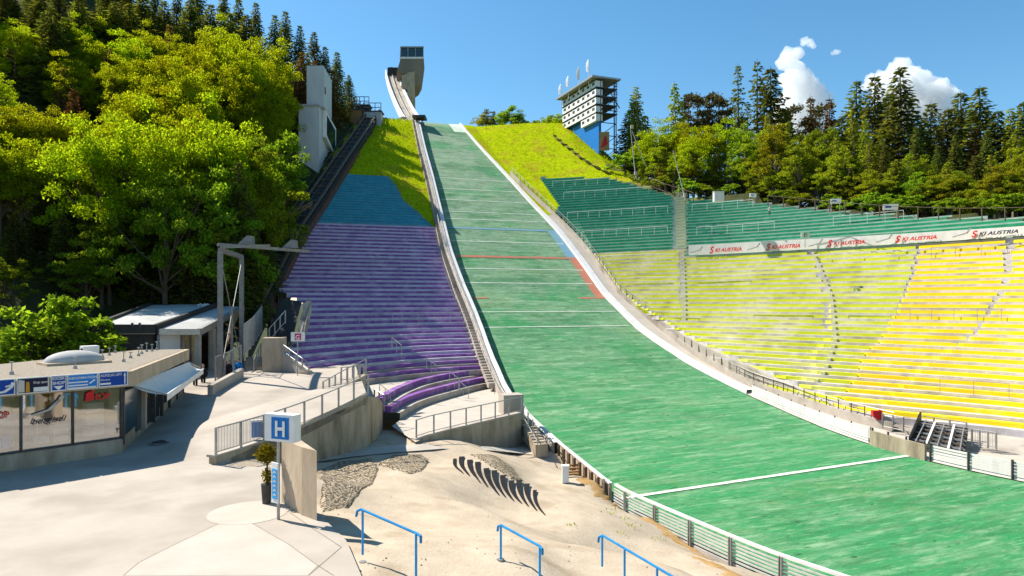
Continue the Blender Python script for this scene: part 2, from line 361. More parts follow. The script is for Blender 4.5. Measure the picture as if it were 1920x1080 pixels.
NU = 24
grid, uvs = [], []
vv = [v for v in VS]
for v in vv:
    a, b_ = LP(v), RP(v); grid.append([a.lerp(b_, i/NU) for i in range(NU+1)]); uvs.append([((a.lerp(b_, i/NU)-ctr(v)).dot(CC), v) for i in range(NU+1)])
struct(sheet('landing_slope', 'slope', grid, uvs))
# painted lines across the slope
def line(v, wid, m, label, f0=0.0, f1=1.0, skew=0.0):
    A, B = [], []
    for i in range(NU+1):
        f = f0+(f1-f0)*i/NU
        p = LP(v+skew*f).lerp(RP(v+skew*f), f); q = LP(v+wid+skew*f).lerp(RP(v+wid+skew*f), f); p.z += .035; q.z += .035; A.append(p); B.append(q)
    return struct(MB().strip(A, B).build('slope_line', m), label)
M['line_white'] = mat('line_white', (.66,.70,.60), (.42,.52,.38), rough=.8, scale=1.2)
M['line_red'] = mat('line_red', (.52,.13,.09), (.30,.20,.12), rough=.8, scale=1.2)
M['line_blue'] = mat('line_blue', (.14,.27,.42), (.17,.32,.30), rough=.8, scale=1.2)
def v_at(py, side):      # v where an edge passes image row py
    a, b = 0, 100
    for _ in range(30):
        m = (a+b)/2
        if pix(edge(LE if side < 0 else RE, m))[1] > py: a = m
        else: b = m
    return (a+b)/2
line(v_at(940,-1), .32, 'line_white', 'white finish line across the green outrun')
vb = v_at(428,-1); line(vb, .4, 'line_blue', 'blue line across the upper slope')
vr = v_at(482,-1); line(vr, .45, 'line_red', 'red line across the middle of the slope')
vr2 = v_at(560,-1); line(vr2, .3, 'line_red', 'lower red line on the slope, short', 0, .14); line(vr2, .3, 'line_red', 'lower red line on the slope, short', .8, 1)
for py in (333,353,374,396,410,452,504,531,586,615): line(v_at(py,-1), .13, 'line_white', 'thin white distance line across the slope', .02, .98)
def sidestrip(v0, v1, m, a, b, label, dz=.03):
    n = 30; vs = [v0+(v1-v0)*i/n for i in range(n+1)]
    return struct(MB().strip([RP(v,a,dz) for v in vs], [RP(v,b,dz) for v in vs]).build('slope_line', m), label)
sidestrip(vr, vb, 'line_blue', -1.3, 0, 'blue strip down the right edge of the slope'); sidestrip(vr2, vr, 'line_red', -1.1, 0, 'red strip down the right edge of the slope')
# inrun knoll strip: white painted edge on the right of the upper slope
n = 60; vs = [19+(93)*i/n for i in range(n+1)]
kb = MB(); kb.strip([RP(v,0,.04) for v in vs], [RP(v,.05,.4) for v in vs]); kb.strip([RP(v,.05,.4) for v in vs], [RP(v,.35+.5*clamp((90-v)/40),.4) for v in vs]); kb.strip([RP(v,.35+.5*clamp((90-v)/40),.4) for v in vs], [RP(v,.4+.5*clamp((90-v)/40),-.5) for v in vs])
tag(kb.build('edge_board', 'white_board'), 'white edge board running down the right side of the upper green slope', 'edge board')
# ------------------------------------------------------------------ right bowl: contour family
V_L, V_U, V_T = 32.6, 53.3, 100.0
LC = [(15.2,72),(18,68.5),(21.9,63.6),(30.1,55.4),(36.3,48.4),(40.5,40.5),(43,30)]
UC = [(11,91),(19.1,85.3),(27.2,79),(36.8,68.4),(43.8,58.4),(48,48),(50.5,36)]
TC = [(3,133),(17,132),(36,128),(62,114),(80,92),(90,70),(95,45)]
def cat(pts, s):
    s = clamp(s, 0, len(pts)-1.0001); i = int(s); f = s-i
    g = lambda k: Vector(pts[max(0,min(len(pts)-1,k))]).to_2d() if False else Vector((*pts[max(0,min(len(pts)-1,k))],0))
    p0, p1, p2, p3 = g(i-1), g(i), g(i+1), g(i+2)
    return .5*((2*p1)+(p2-p0)*f+(2*p0-5*p1+4*p2-p3)*f*f+(3*p1-p0-3*p2+p3)*f**3)
def bowl(s, v):
    if v <= V_U:
        t = (v-V_L)/(V_U-V_L); p = cat(LC,s).lerp(cat(UC,s), t) if 0 <= t <= 1 else cat(LC,s)+(cat(UC,s)-cat(LC,s))*t
    else:
        t = (v-V_U)/(V_T-V_U); p = cat(UC,s)+(cat(TC,s)-cat(UC,s))*t
    p = p.copy(); p.z = prof(v); return p
RAIL = [(180,845),(230,885),(300,935),(345,975),(400,1035),(465,1100),(550,1160),(600,1220),(665,1300),(722,1400),(757,1500),(790,1600),(815,1700),(851,1920),(925,2320),(1000,2700)]
def solveW(v):
    a, b = .5, 14.0
    for _ in range(40):
        m = (a+b)/2; p = RP(v, m, WZ(v)); x, y = pix(p)
        if x < interp(RAIL, y): a = m
        else: b = m
    return a
def WZ(v): return .15+.3*(1-smooth((v-5)/35))
WT = [solveW(v) for v in VS]
for _ in range(5): WT = [WT[0]]+[(WT[i-1]+2*WT[i]+WT[i+1])/4 for i in range(1,len(WT)-1)]+[WT[-1]]
def W(v, dz=0.0):
    i = clamp((v-VS[0])/1.0, 0, len(VS)-1.001); k = int(i); f = i-k
    return RP(v, WT[k]*(1-f)+WT[k+1]*f, WZ(v)+dz)
SN = [i*.03 for i in range(0,200)]
SEND = 5.97; NSEG = 200
def s_first(v):
    w = W(v); wx = pix(w)[0]
    for s in SN:
        p = bowl(s, v)
        if pix(p)[0] >= wx+6 and (p-w).length >= .2 and (p.xy-w.xy).dot(Vector((CC.x,CC.y))) >= 0: return s
    return SEND-.2
def contour(v):
    w = W(v); s0 = s_first(v); p0 = bowl(s0, v); out = [w.lerp(p0, i/8) for i in range(8)]
    out += [bowl(s0+(SEND-s0)*i/NSEG, v) for i in range(NSEG+1)]
    for p in out: p.z = prof(v)
    return out
TOPB = [(900,250),(1012,335),(1142,335),(1215,356),(1285,376),(1390,379),(1540,396),(1700,409),(1920,414),(2500,405)]
YB = [(440,1730),(465,1725),(560,1700),(650,1660),(760,1600),(820,1570)]
GLB = [(330,1010),(345,1016),(385,1046),(400,1044),(465,1104),(480,1110)]
V_BAN = V_U
def instand(v, x, y):
    if v >= V_BAN: return y >= interp(TOPB, x) and x >= interp(GLB, y) and x > 900
    return True
# terrain under and behind the bowl
tv = [-26+i*1.5 for i in range(0,60)]+[66+i*2.0 for i in range(0,18)]
cols = [contour(v) for v in tv]; SF = [s_first(v) for v in tv]
# flattening behind the top edge
ncol = len(cols[0]); g2 = [[None]*ncol for _ in tv]
for j in range(ncol):
    zt = None
    for i, v in enumerate(tv):
        p = cols[i][j].copy(); x, y = pix(p); s = SF[i]+(SEND-SF[i])*(j-8)/NSEG if j >= 8 else -1; k = 1-.85*smooth((s-.5)/1.2) if j >= 8 else 1
        if zt is None and v > 50 and y < interp(TOPB, x) and s > .3: zt = p.z
        if zt is not None: p.z = zt+(p.z-zt)*k
        p.z -= .45 if zt is None else .12
        if v > 76 and zt is None: p.z += .35
        g2[i][j] = p
g2_terr = g2
ob = sheet('grass_slope', 'grass', g2); struct(ob)
me = ob.data; me.materials.append(M['forest_floor']); me.materials.append(M['rough_grass']); me.materials.append(M['concrete'])
for poly in me.polygons:
    i, j = divmod(poly.index, ncol-1); s = SF[i]+(SEND-SF[i])*(j-8)/NSEG
    x, y = pix(g2[i][j])
    if tv[i] < 40: poly.material_index = 3
    if tv[i] > 50 and s > 1.0 + .25*math.sin(i*1.3): poly.material_index = 1 if s > 1.6+.2*math.sin(i) else 2
EDGE_R = {}
for j in range(1, ncol):
    for i, v in enumerate(tv):
        p = cols[i][j]
        if v > 50 and p.y > 15:
            x, y = pix(p)
            if y < interp(TOPB, x): EDGE_R[x] = p.y; break
ER = sorted(EDGE_R.items())
def edge_y(px): return interp(ER, px)
def ground_right(X, Y):
    best = 1e9; z = 15
    for i in range(len(tv)):
        for j in range(0, ncol, 4):
            p = g2[i][j]; d = (p.x-X)**2+(p.y-Y)**2
            if d < best: best = d; z = p.z
    return z
# rows
def vrange(z0, z1, rise): 
    n = int(round((z1-z0)/rise)); return [vinv(z0+rise*i) for i in range(n+1)]
ZBAN = prof(V_BAN)
ROW_LOW = vrange(ZBAN-.5*29, ZBAN, .5); ROW_GR = vrange(ZBAN+.05, ZBAN+.05+.46*30, .46)
gs_g = thing('grandstand', bowl(1.0, 60), 'green terraced grandstand above the white banner on the right, below the forest', 'grandstand')
gs_l = thing('grandstand', bowl(1.5, 45), 'lime green terraced grandstand beside the landing slope, below the green stand', 'grandstand')
gs_y = thing('grandstand', bowl(3.8, 45), 'yellow terraced grandstand at the right edge, below the white banner', 'grandstand')
terr = {'g': MB(), 'l': MB(), 'y': MB()}
AISLES_LOW = [[(430,1277),(560,1281),(570,1281)], [(470,1520),(500,1535),(560,1558),(640,1565),(700,1545),(760,1490)], [(440,1895),(540,1888),(640,1830),(700,1740),(800,1640)]]
AISLES_GR = [[(370,1275),(480,1277)]]
V_BB = vinv(ZBAN-1.0)
def sec(v, x, y):
    if v >= V_BAN-1e-6 or (x > 1289 and v >= V_BB-1e-3): return 'g'
    return 'l' if x < interp(YB, y) else 'y'
BC = {'g': 'green', 'l': 'lime', 'y': 'yellow'}; ROOT = {'g': gs_g, 'l': gs_l, 'y': gs_y}
random.seed(3)
for rows in (ROW_LOW, ROW_GR):
    cs = [contour(v) for v in rows]
    for k in range(len(rows)-1):
        A, B = cs[k], cs[k+1]; z0, z1 = A[0].z, B[0].z; v = rows[k]+1e-4
        runs = {'g': [], 'l': [], 'y': []}; cur = None; last = None
        for j in range(len(A)):
            x, y = pix(A[j]); ok = instand(v, x, y) and A[j].y > 8
            if j < len(A)-1 and (A[j+1]-A[j]).length < 1e-3 and (B[j+1]-B[j]).length < 1e-3: ok = False
            sk = sec(v, x, y)
            okt = instand(v, x, y) and A[j].y > 8
            if j < len(A)-1 and okt and ((A[j+1]-A[j]).length > 1e-3 or (B[j+1]-B[j]).length > 1e-3):
                b0, b1 = B[j].copy(), B[j+1].copy(); b0.z = b1.z = z0
                t = terr[sk]; t.quad(A[j], A[j+1], b1, b0); t.quad(b0, b1, B[j+1], B[j])
                if k == 0 and rows is ROW_LOW:
                    d0, d1 = A[j].copy(), A[j+1].copy(); d0.z -= 1.2; d1.z -= 1.2; t.quad(d0, d1, A[j+1], A[j])
            benched = ok
            aw = 12 if rows is ROW_GR else 3
            for al in (AISLES_GR if rows is ROW_GR else AISLES_LOW):
                if al[0][0]-4 < y < al[-1][0]+4 and abs(x-interp(al, y)) < aw: benched = False
            if benched:
                if last != sk or cur is None: cur = []; runs[sk].append(cur)
                if last is not None and last != sk and last == 'l': pass
                cur.append(j); last = sk
            else: cur = None; last = None
        for sk, rr in runs.items():
            b = MB(); h = .27
            for r in rr:
                if len(r) < 2: continue
                fr = [A[j].lerp(B[j], .48) for j in r]; bk = [A[j].lerp(B[j], .95) for j in r]
                for p in fr+bk: p.z = z0+.003
                frt = [p+Vector((0,0,h)) for p in fr]; bkt = [p+Vector((0,0,h)) for p in bk]
                b.strip(fr, frt); b.strip(frt, bkt); b.strip(bkt, bk); b.quad(fr[0], frt[0], bkt[0], bk[0]); b.quad(fr[-1], bk[-1], bkt[-1], frt[-1])
            if b.f: b.build('bench_row', 'amber' if sk == 'y' and (k > 15 or k in (3,4,15,16)) else BC[sk], ROOT[sk])
for sk in terr:
    if terr[sk].f: terr[sk].build('terrace', 'terrace_green_bounce' if sk == 'g' else 'terrace', ROOT[sk])
# centre stair strip of the green/lime left block
def aisle(tab, v0, v1, wid, root, m, dzs):
    b = MB(); rws = [r for r in (ROW_LOW+ROW_GR[1:]) if v0 <= r <= v1]
    for r in rws:
        c = [p for p in contour(r) if p.y > 5]
        for p0, p1 in zip(c, c[1:]):
            (xa, ya), (xb, yb) = pix(p0), pix(p1); da, db = xa-interp(tab, ya), xb-interp(tab, yb)
            if da < 0 <= db:
                p = p0.lerp(p1, -da/(db-da)); d = (p1-p0).normalized(); n_ = Vector((-d.y, d.x, 0)); b.box(p+n_*.30+Vector((0,0,.125)), (wid, .42, .25), d); break
    return b.build('aisle_stair', m, root)
M['pale_stair'] = mat('pale_stair', (.55,.52,.30), (.45,.43,.25), scale=1)
aisle(AISLES_LOW[0], 38, V_BAN, .5, gs_l, 'pale_stair', 0); aisle(AISLES_LOW[1], 22, V_BAN, .3, gs_l, 'pale_stair', 0); aisle(AISLES_GR[0], V_BAN, 68, 1.3, gs_g, 'pale_stair', 0)
# walkway between slope and bowl
vs = [v for v in VS if 63 <= v < 104]
g = [[RP(v,.3,-.02), RP(v,.4,.02).lerp(W(v),.5), W(v,-.1)] for v in vs]
struct(sheet('grass_edge', 'grass', g, smoothed=True))
sidestrip(94, 104.5, 'line_white', -2.2, 0, 'white painted band on the crest at the top right of the slope', .04)
vs = [v for v in VS if v < 64]
g = [[RP(v,.02,.05), RP(v,.1,.12).lerp(W(v),.3), RP(v,.1,.12).lerp(W(v),.7), W(v,.02)] for v in vs]
struct(sheet('walkway', 'paving_light', g, smoothed=True))
g = [[W(v,.02), W(v,.05)+CC*.25, W(v,-1.5)+CC*.3] for v in vs]
# ------------------------------------------------------------------ left stand
LB = [(230,690),(330,628),(400,603),(425,577),(480,545),(545,515),(575,572),(620,565),(660,540),(690,530),(705,556),(760,560)]
RB_TEAL = [(250,640),(332,728),(345,742),(375,757),(400,785),(422,811),(430,813)]
def bend(z): return 8.5*(1-smooth((z-.2)/9.5))
def lpt(v, t, dz=0.0):
    p = LP(v, 1.2+t) ; p = p - DD*(bend(p.z)*(t/15.0)**2); q = Vector((p.x, p.y, prof(v)+dz)); return q
def ltend(v):
    best = None
    for i in range(0, 130):
        t = i*.2; x, y = pix(lpt(v, t))
        if x <= interp(LB, y): return t
    return 26.0
def ltstart(v):
    if v > V_TEAL:
        for i in range(0, 130):
            t = i*.2; x, y = pix(lpt(v, t))
            if x <= interp(RB_TEAL, y): return t
    return 0.0
V_TEAL = v_at(426, -1)
Z0L = .65
ARC_TOP = [(684,714),(747,697),(813,686),(860,681),(906,677)]
for _i in range(40):
    ok_ = True
    for t in range(0, 40):
        q = lpt(vinv(Z0L), t*.5); x, y = pix(q)
        if 684 < x < 915 and y > interp(ARC_TOP, x)-9-(906-x)*.02: ok_ = False
    if ok_: break
    Z0L += .05
print('Z0L', Z0L)
ZT = prof(V_TEAL)
nrow = int(round((ZT-Z0L)/.5)); rise = (ZT-Z0L)/nrow
ROW_P = [vinv(Z0L+rise*i) for i in range(nrow+1)]
v_ttop = V_TEAL
while pix(lpt(v_ttop, 8))[1] > 331: v_ttop += .2
ROW_T = vrange(ZT, prof(v_ttop), .45)
gs_p = thing('grandstand', lpt(40, 8), 'purple terraced grandstand left of the landing slope, half in shade', 'grandstand')
gs_t = thing('grandstand', lpt(65, 8), 'teal terraced grandstand block above the purple stand on the left', 'grandstand')
for rows, root, colm in ((ROW_P, gs_p, 'purple'), (ROW_T, gs_t, 'teal')):
    tb = MB()
    for k in range(len(rows)-1):
        v0, v1 = rows[k], rows[k+1]; a0, a1 = ltstart(v0+.01), ltend(v0); n = 39
        if a1-a0 < 1: continue
        A = [lpt(v0, a0+(a1-a0)*i/n) for i in range(n+1)]; Bq = [lpt(v1, a0+(a1-a0)*i/n) for i in range(n+1)]
        z0 = prof(v0); Bl = [Vector((p.x,p.y,z0)) for p in Bq]
        tb.strip(A, Bl); tb.strip(Bl, Bq)
        for e in (0, n):
            d = A[e].copy(); d.z -= 1.0; d2 = Bl[e].copy(); d2.z -= 1.0; tb.quad(A[e], Bl[e], d2, d)
        b = MB(); h = .25; lo, hi = 1, n-1
        for c0 in (0,):
            idx = range(1, n)
            fr = [A[i].lerp(Bl[i], .42)+Vector((0,0,.003)) for i in idx]; bk = [A[i].lerp(Bl[i], .97)+Vector((0,0,.003)) for i in idx]
            if len(fr) < 2: continue
            up = Vector((0,0,h)); frt = [p+up for p in fr]; bkt = [p+up for p in bk]
            b.strip(fr, frt); b.strip(frt, bkt); b.strip(bkt, bk); b.quad(fr[0],frt[0],bkt[0],bk[0]); b.quad(fr[-1],bk[-1],bkt[-1],frt[-1])
        b.build('bench_row', colm, root)
    tb.build('terrace', 'terrace_teal' if colm == 'teal' else 'terrace_lilac_shade', root)
# curved lower tiers
def arcpts(tab, z, n=24):
    x0, x1 = tab[0][0], tab[-1][0]; T = [(x, y) for x, y in tab]
    out = []
    for i in range(n+1):
        x = x0+(x1-x0)*i/n
        # smooth interpolation (quadratic through neighbours)
        ys = [interp(T, x-8), interp(T, x), interp(T, x+8)]; out.append(PZ(x, sum(ys)/3, z))
    return out
ARCS = [('lower', [(750,787),(780,767),(812,755),(847,745),(885,734),(927,725)], -1.3, -.85),
        ('lower', [(732,772),(762,750),(800,733),(840,723),(880,716),(922,710)], -.85, -.38),
        ('upper', [(692,732),(747,713),(780,707),(813,702),(860,696),(910,690)], -.34, .1),
        ('upper', [(684,714),(747,697),(813,686),(860,681),(906,677)], .1, .56)]
gs_a = thing('grandstand', PZ(850,740,-1.3), 'short curved purple bench tiers at the foot of the purple stand', 'grandstand')
tb = MB(); arcs = [(arcpts(t, z0), z0, z1) for _, t, z0, z1 in ARCS]; BACK = []
tm_ = 14.0
for i in range(60):
    if pix(lpt(ROW_P[0], i*.25)-DD*2)[0] <= 688: tm_ = i*.25; break
def fwd(o_, z): return [Vector((q.x, q.y, z)) for q in [lpt(ROW_P[0], tm_*(1-i/24))-DD*o_ for i in range(25)]]
arcs[2] = (fwd(2.5, -.34), -.34, .1); arcs[3] = (fwd(1.3, .1), .1, .56)
for i, (A, z0, z1) in enumerate(arcs):
    n = len(A)-1; outw = []
    for j in range(n+1):
        d = A[min(j+1,n)]-A[max(j-1,0)]; d.z = 0; d.normalize(); outw.append(Vector((-d.y, d.x, 0)))
    up = Vector((0,0,z1-z0)); A1 = [p+up for p in A]; wd_ = 1.9 if i < 2 else 1.2; bo_ = (.55, 1.05) if i < 2 else (.4, .85); B1 = [p+w*wd_ for p, w in zip(A1, outw)]
    tb.strip(A, A1); tb.strip(A1, B1); BACK.append([q-Vector((0,0,.008)) for q in B1])
    b = MB(); fr = [p+w*bo_[0]+Vector((0,0,.003)) for p, w in zip(A1, outw)]; bk = [p+w*bo_[1]+Vector((0,0,.003)) for p, w in zip(A1, outw)]
    h = Vector((0,0,.42 if i < 2 else .3)); frt = [p+h for p in fr]; bkt = [p+h for p in bk]
    b.strip(fr,frt); b.strip(frt,bkt); b.strip(bkt,bk); b.quad(fr[0],frt[0],bkt[0],bk[0]); b.quad(fr[-1],bk[-1],bkt[-1],frt[-1])
    b.build('bench_row', 'purple', gs_a)
tb.build('terrace', 'concrete', gs_a)
# walkways between the tiers and the apron in front
def floorstrip(lo, z_lo, hi, z_hi, name='paved_walk', m='concrete', n=24):
    A = arcpts(lo, z_lo, n); B = arcpts(hi, z_hi, n); return struct(MB().strip(A, B).build(name, m, smoothed=True))
main_bottom = [pix(lpt(ROW_P[0], t, 0)) for t in [i*.5 for i in range(0, 46)]]
A = [lpt(ROW_P[0], t, .0) for t in [i*20/24 for i in range(25)]]
low = [(640,722)]+ARCS[3][1]; 
Bt = [q+Vector((0,0,-.04)) for q in arcpts([(600,735),(684,714),(747,697),(813,686),(860,681),(908,677)], .6)]
struct(MB().strip(BACK[1], [q+Vector((0,0,.004)) for q in arcs[2][0]]).build('walkway_floor', 'paving_light'))
struct(MB().strip(arcpts([(779,829),(810,814),(850,801),(900,789),(940,782),(977,773)], -1.32), arcpts([(735,799),(750,787.5),(780,767.5),(812,755.5),(847,745.5),(885,734.5),(950,722)], -1.31)).build('walkway_floor', 'paving_light'))
sk_ = [lpt(ROW_P[0], 19*i/24, -.012) for i in range(25)]
MB().strip([q-Vector((0,0,1.6)) for q in sk_], sk_).build('front_wall','terrace',gs_p)
# ------------------------------------------------------------------ left wall of the landing slope
vs = [v for v in VS if 9 <= v <= 104]
bw = MB(); zs0 = [LP(v).z-1.2 for v in vs]
A = [LP(v, .35) for v in vs]
def hL(v): return 1.0 if v > 24 else 1.0
bw.wall([LP(v,.55) for v in vs][::-1], [LP(v).z-1.6 for v in vs][::-1], [LP(v).z+1.0 for v in vs][::-1], -.22)
wl = tag(bw.build('side_wall', 'concrete'), 'long concrete side wall with a handrail down the left edge of the green slope', 'wall')
rb = MB(); pts = [LP(v,1.05,1.55) for v in vs]; rb.path(pts, .035); rb.path([p-Vector((0,0,.45)) for p in pts], .025); rb.build('handrail', 'steel', wl)
pb = MB()
for v in [9+i*2.2 for i in range(43)]: pb.tube(LP(v,1.05,-.4), LP(v,1.05,1.55), .03, n=5)
pb.build('post', 'steel', wl)
b = MB()
for v in [24+i*.62 for i in range(125)]:
    b.box(LP(v+.15,1.0,.1), (.7,.55,.4), CC)
struct(b.build('stair', 'concrete')); 
b = MB(); b.strip([LP(v,.1,1.05) for v in vs],[LP(v,.6,1.05) for v in vs]); b.build('coping','white_board',wl)
# ------------------------------------------------------------------ grass bank between stand, wall and track
def track(v):           # centre line of the funicular track, left of the stand
    x, y = None, None
    tab = [(190,716),(235,688),(300,642),(345,612),(390,582),(430,552),(480,527),(540,495),(580,470),(640,440),(700,420)]
    a, b_ = 3.0, 45.0
    for _ in range(40):
        m = (a+b_)/2; p = LP(v, m, 1.0); px, py = pix(p)
        if px > interp(tab, py): a = m
        else: b_ = m
    return (a+b_)/2
TVS = [30+i*2.0 for i in range(38)]; TW = [track(v) for v in TVS]
for _ in range(3): TW = [TW[0]]+[(TW[i-1]+2*TW[i]+TW[i+1])/4 for i in range(1,len(TW)-1)]+[TW[-1]]
def TP(v, off=0.0, dz=0.0):
    i = clamp((v-30)/2, 0, len(TVS)-1.001); k = int(i); f = i-k
    return LP(clamp(v,30,104), TW[k]*(1-f)+TW[k+1]*f+off, dz)
g = []
for v in [50+i*1.5 for i in range(37)]:
    a = LP(v,.75,-.1); e = TP(v, 3, .1); g.append([a.lerp(e, i/14)+Vector((0,0,(.15*math.sin(i*1.7+v) if 0<i<14 else 0)-(.5 if v < v_ttop+1 else 0))) for i in range(15)])
# lift the grass outside the teal block
for r, v in zip(g, [50+i*1.5 for i in range(37)]):
    for i in range(15):
        x, y = pix(r[i])
        if v < v_ttop+1 and v > V_TEAL-4 and x > interp(RB_TEAL, y)+4: r[i].z += .55
struct(sheet('grass_bank', 'grass', g))
# ground behind the crest
g = [[LP(103,11-i*2.5,-.3)+DD*j*6-Vector((0,0,j*j*.9)) for i in range(20)] for j in range(5)]
struct(sheet('grass_crest', 'grass', g))
# ------------------------------------------------------------------ ground
def zp(x, y): return 0 if y < 28 else 1.2*smooth((y-28)/20)
SC = [(-3.7,17,-.12),(-6.2,20.1,-.25),(-9,24.5,-.1),(-11.4,26.2,-.02),(-7.2,36.0,-1.4),(-5.3,37.8,-1.5),(.6,45,-3.2),(2.8,35.8,-3.2),(5,40,-3.75),(7,35,-4.25),(9.3,28.8,-4.35),(12,22,-4.5),(-.27,17.4,-.3),(2.4,18.4,-1.1),(-3,24.3,-1.2),(1.1,28.8,-2.7),(8,14,-3.0),(-2,12,0),(3,12,-.8),(-2.7,35,-1.9),(2,52,-3.4),(-6,30,-1.3),(5.5,25,-3.4),(18,14,-4.7)]
def zs(x, y):
    sw = sz = 0
    for a, b_, c in SC:
        d = (x-a)**2+(y-b_)**2+.15; w = 1/d**1.6; sw += w; sz += w*c
    return sz/sw
from mathutils import noise as mnoise
def sandz(x, y):
    z = zs(x,y)+.05*mnoise.noise((x*1.3,y*1.3,0))+.02*mnoise.noise((x*5,y*5,3)); q = Vector((x,y,0))-F0; v = q.dot(DD)
    if v > -26:
        e = LP(min(v,100)); over = (Vector((x,y,0))-Vector((e.x,e.y,0))).dot(CC)
        if over > -.3: z = min(z, e.z-.6-over*.3)
    return z
g = []
for j in range(90):
    y = 4+j*.62; r = []
    for i in range(70):
        x = -14+i*.5
        # clip to the slope edge
        r.append(Vector((x, y, zs(x,y)+.05*mnoise.noise((x*1.3,y*1.3,0))+.02*mnoise.noise((x*5,y*5,3)))))
    g.append(r)
# trim columns past the landing slope edge: lower them under it
for r in g:
    for p in r:
        q = p-F0; v = q.dot(DD)
        if v > -26:
            e = LP(min(v,100)); over = (Vector((p.x,p.y,0))-Vector((e.x,e.y,0))).dot(CC)
            if over > -.3: p.z = min(p.z, e.z-.6-over*.3)
struct(sheet('sand_slope', 'sand', g))
# plaza sheet
pe = [Vector((-2.2,9,0)), Vector((-3.0,14.5,0)), PZ(650,1014,0), PZ(600,965,0), PZ(556,935,0), PZ(548,880,0), PZ(500,866,0), PZ(405,872,0)]
wallA = PZ(405,872,0); wallB = P(690,842,36.2)
def zup(x, y):   # plaza rising to the concourse beside the ramp wall
    a = Vector((wallA.x, wallA.y)); b_ = Vector((wallB.x, wallB.y)); d = (b_-a); L_ = d.length; d.normalize()
    q = Vector((x,y))-a; al = q.dot(d); lat = q.dot(Vector((-d.y,d.x)))
    ramp = 1.45*clamp(al/L_)
    return max(zp(x,y), ramp*(1-smooth((lat-3)/6))) if al > 0 else zp(x,y)
g = []
for j in range(75):
    y = 3+j*.75
    if y < wallA.y:
        k = 0
        edge_pts = sorted([(p.y, p.x) for p in pe]); xr = interp(edge_pts, y) if y > 9 else -2.2
    else:
        f = (y-wallA.y)/(wallB.y-wallA.y); xr = wallA.x+(wallB.x-wallA.x)*f+.0 if f <= 1 else wallB.x-.1-(y-wallB.y)*.26
    r = []
    for i in range(60):
        x = -48+(xr+48)*(i/59)**.8; r.append(Vector((x, y, zup(x,y))))
    r.append(Vector((xr, y, zup(xr,y)-.55))); g.append(r)
struct(sheet('plaza', 'paving', g, smoothed=False))
b = MB()   # the great ground sheet under everything, out to the horizon
b.quad((-3000,-500,-9),(3000,-500,-9),(3000,5000,-9),(-3000,5000,-9)); struct(b.build('ground','forest_floor'))
def sandpt(px, py, dz=.03):
    lo, hi = 8.0, 60.0
    for _ in range(50):
        m = (lo+hi)/2; p = P(px,py,m)
        if p.z > zs(p.x,p.y): lo = m
        else: hi = m
    p = P(px,py,lo); p.z = zs(p.x,p.y)+dz; return p
def plazapt(px, py, dz=.0):
    lo, hi = 8.0, 75.0
    for _ in range(50):
        m = (lo+hi)/2; p = P(px,py,m)
        if p.z > zup(p.x,p.y): lo = m
        else: hi = m
    p = P(px,py,lo); p.z = zup(p.x,p.y)+dz; return p
# paving inlays
def inlay(name, pts, m, dz, fn=plazapt, label=None):
    b = MB(); b.add([fn(x,y,dz) for x,y in pts],[tuple(range(len(pts)))]); o = b.build(name,m); return struct(o,label)
cpt = plazapt(466,961,.008); b = MB(); b.add([cpt+Vector((1.15*math.cos(a),1.15*math.sin(a),0)) for a in [i*math.pi/18 for i in range(36)]],[tuple(range(36))]); struct(b.build('paving_disc','paving_light'),'pale round disc in the plaza paving')
b = MB()
def joint(pts, w=.012):
    q = [plazapt(x,y,.006) for x,y in pts]
    for a, c in zip(q, q[1:]): 
        d = (c-a).normalized(); s = Vector((-d.y,d.x,0))*w; b.quad(a-s,c-s,c+s,a+s)
M['joint'] = mat('joint', (.26,.21,.16), rough=1, scale=3)
joint([(232,1079),(260,1055),(330,1020),(415,980)]); joint([(470,980),(540,1020),(595,1060),(625,1079)]); joint([(578,1079),(640,1026)]); joint([(640,1026),(585,990),(545,962)])
struct(b.build('paving_joint','joint'))
b = MB()
inlay('paving_field', [(232,1079),(260,1055),(330,1020),(415,980),(470,980),(540,1020),(595,1060),(578,1079)], 'paving_light', .004)
# sunlit upper paving stripes
b = MB(); 
mh = thing('manhole_cover', plazapt(305,829,.01), 'round dark manhole cover in the shaded paving before the shop', 'manhole cover')
MB().tube(plazapt(305,829,.0), plazapt(305,829,.02), .42, n=20).build('cover','darksteel',mh)
MB().tube(plazapt(305,829,.0), plazapt(305,829,.012), .52, n=20).build('rim','steel',mh)
# cobbled banks
def patch(pts, lab):
    cen = sum((sandpt(x,y) for x,y in pts), Vector())/len(pts); b = MB(); rim = []
    P0 = [sandpt(x,y,.0) for x,y in pts]; n = len(P0); rings = []
    for k in range(9):
        f = k/8; ring = []
        for i in range(n*4):
            a = P0[i//4].lerp(P0[(i//4+1)%n], (i%4)/4); q = cen.lerp(a, f); q.z = sandz(q.x,q.y)+(.06 if k < 8 else -.02); ring.append(q)
        rings.append(ring)
    N_ = n*4; b.v = [tuple(p) for r in rings for p in r]
    for k in range(8):
        for i in range(N_): b.f.append((k*N_+i, k*N_+(i+1)%N_, (k+1)*N_+(i+1)%N_, (k+1)*N_+i))
    return tag(b.build('cobbled_bank','cobble'), lab, 'cobbled bank')
patch([(594,880),(640,864),(698,858),(712,878),(702,905),(674,930),(645,955),(602,965)], 'cobbled stone bank beside the tall concrete pillar')
patch([(695,870),(740,852),(790,850),(806,862),(792,885),(770,890),(735,880)], 'broken patch of cobbles with holes in the middle of the sand')
patch([(880,852),(930,856),(965,880),(985,905),(960,900),(915,872)], 'narrow cobbled strip above the row of dark slivers')
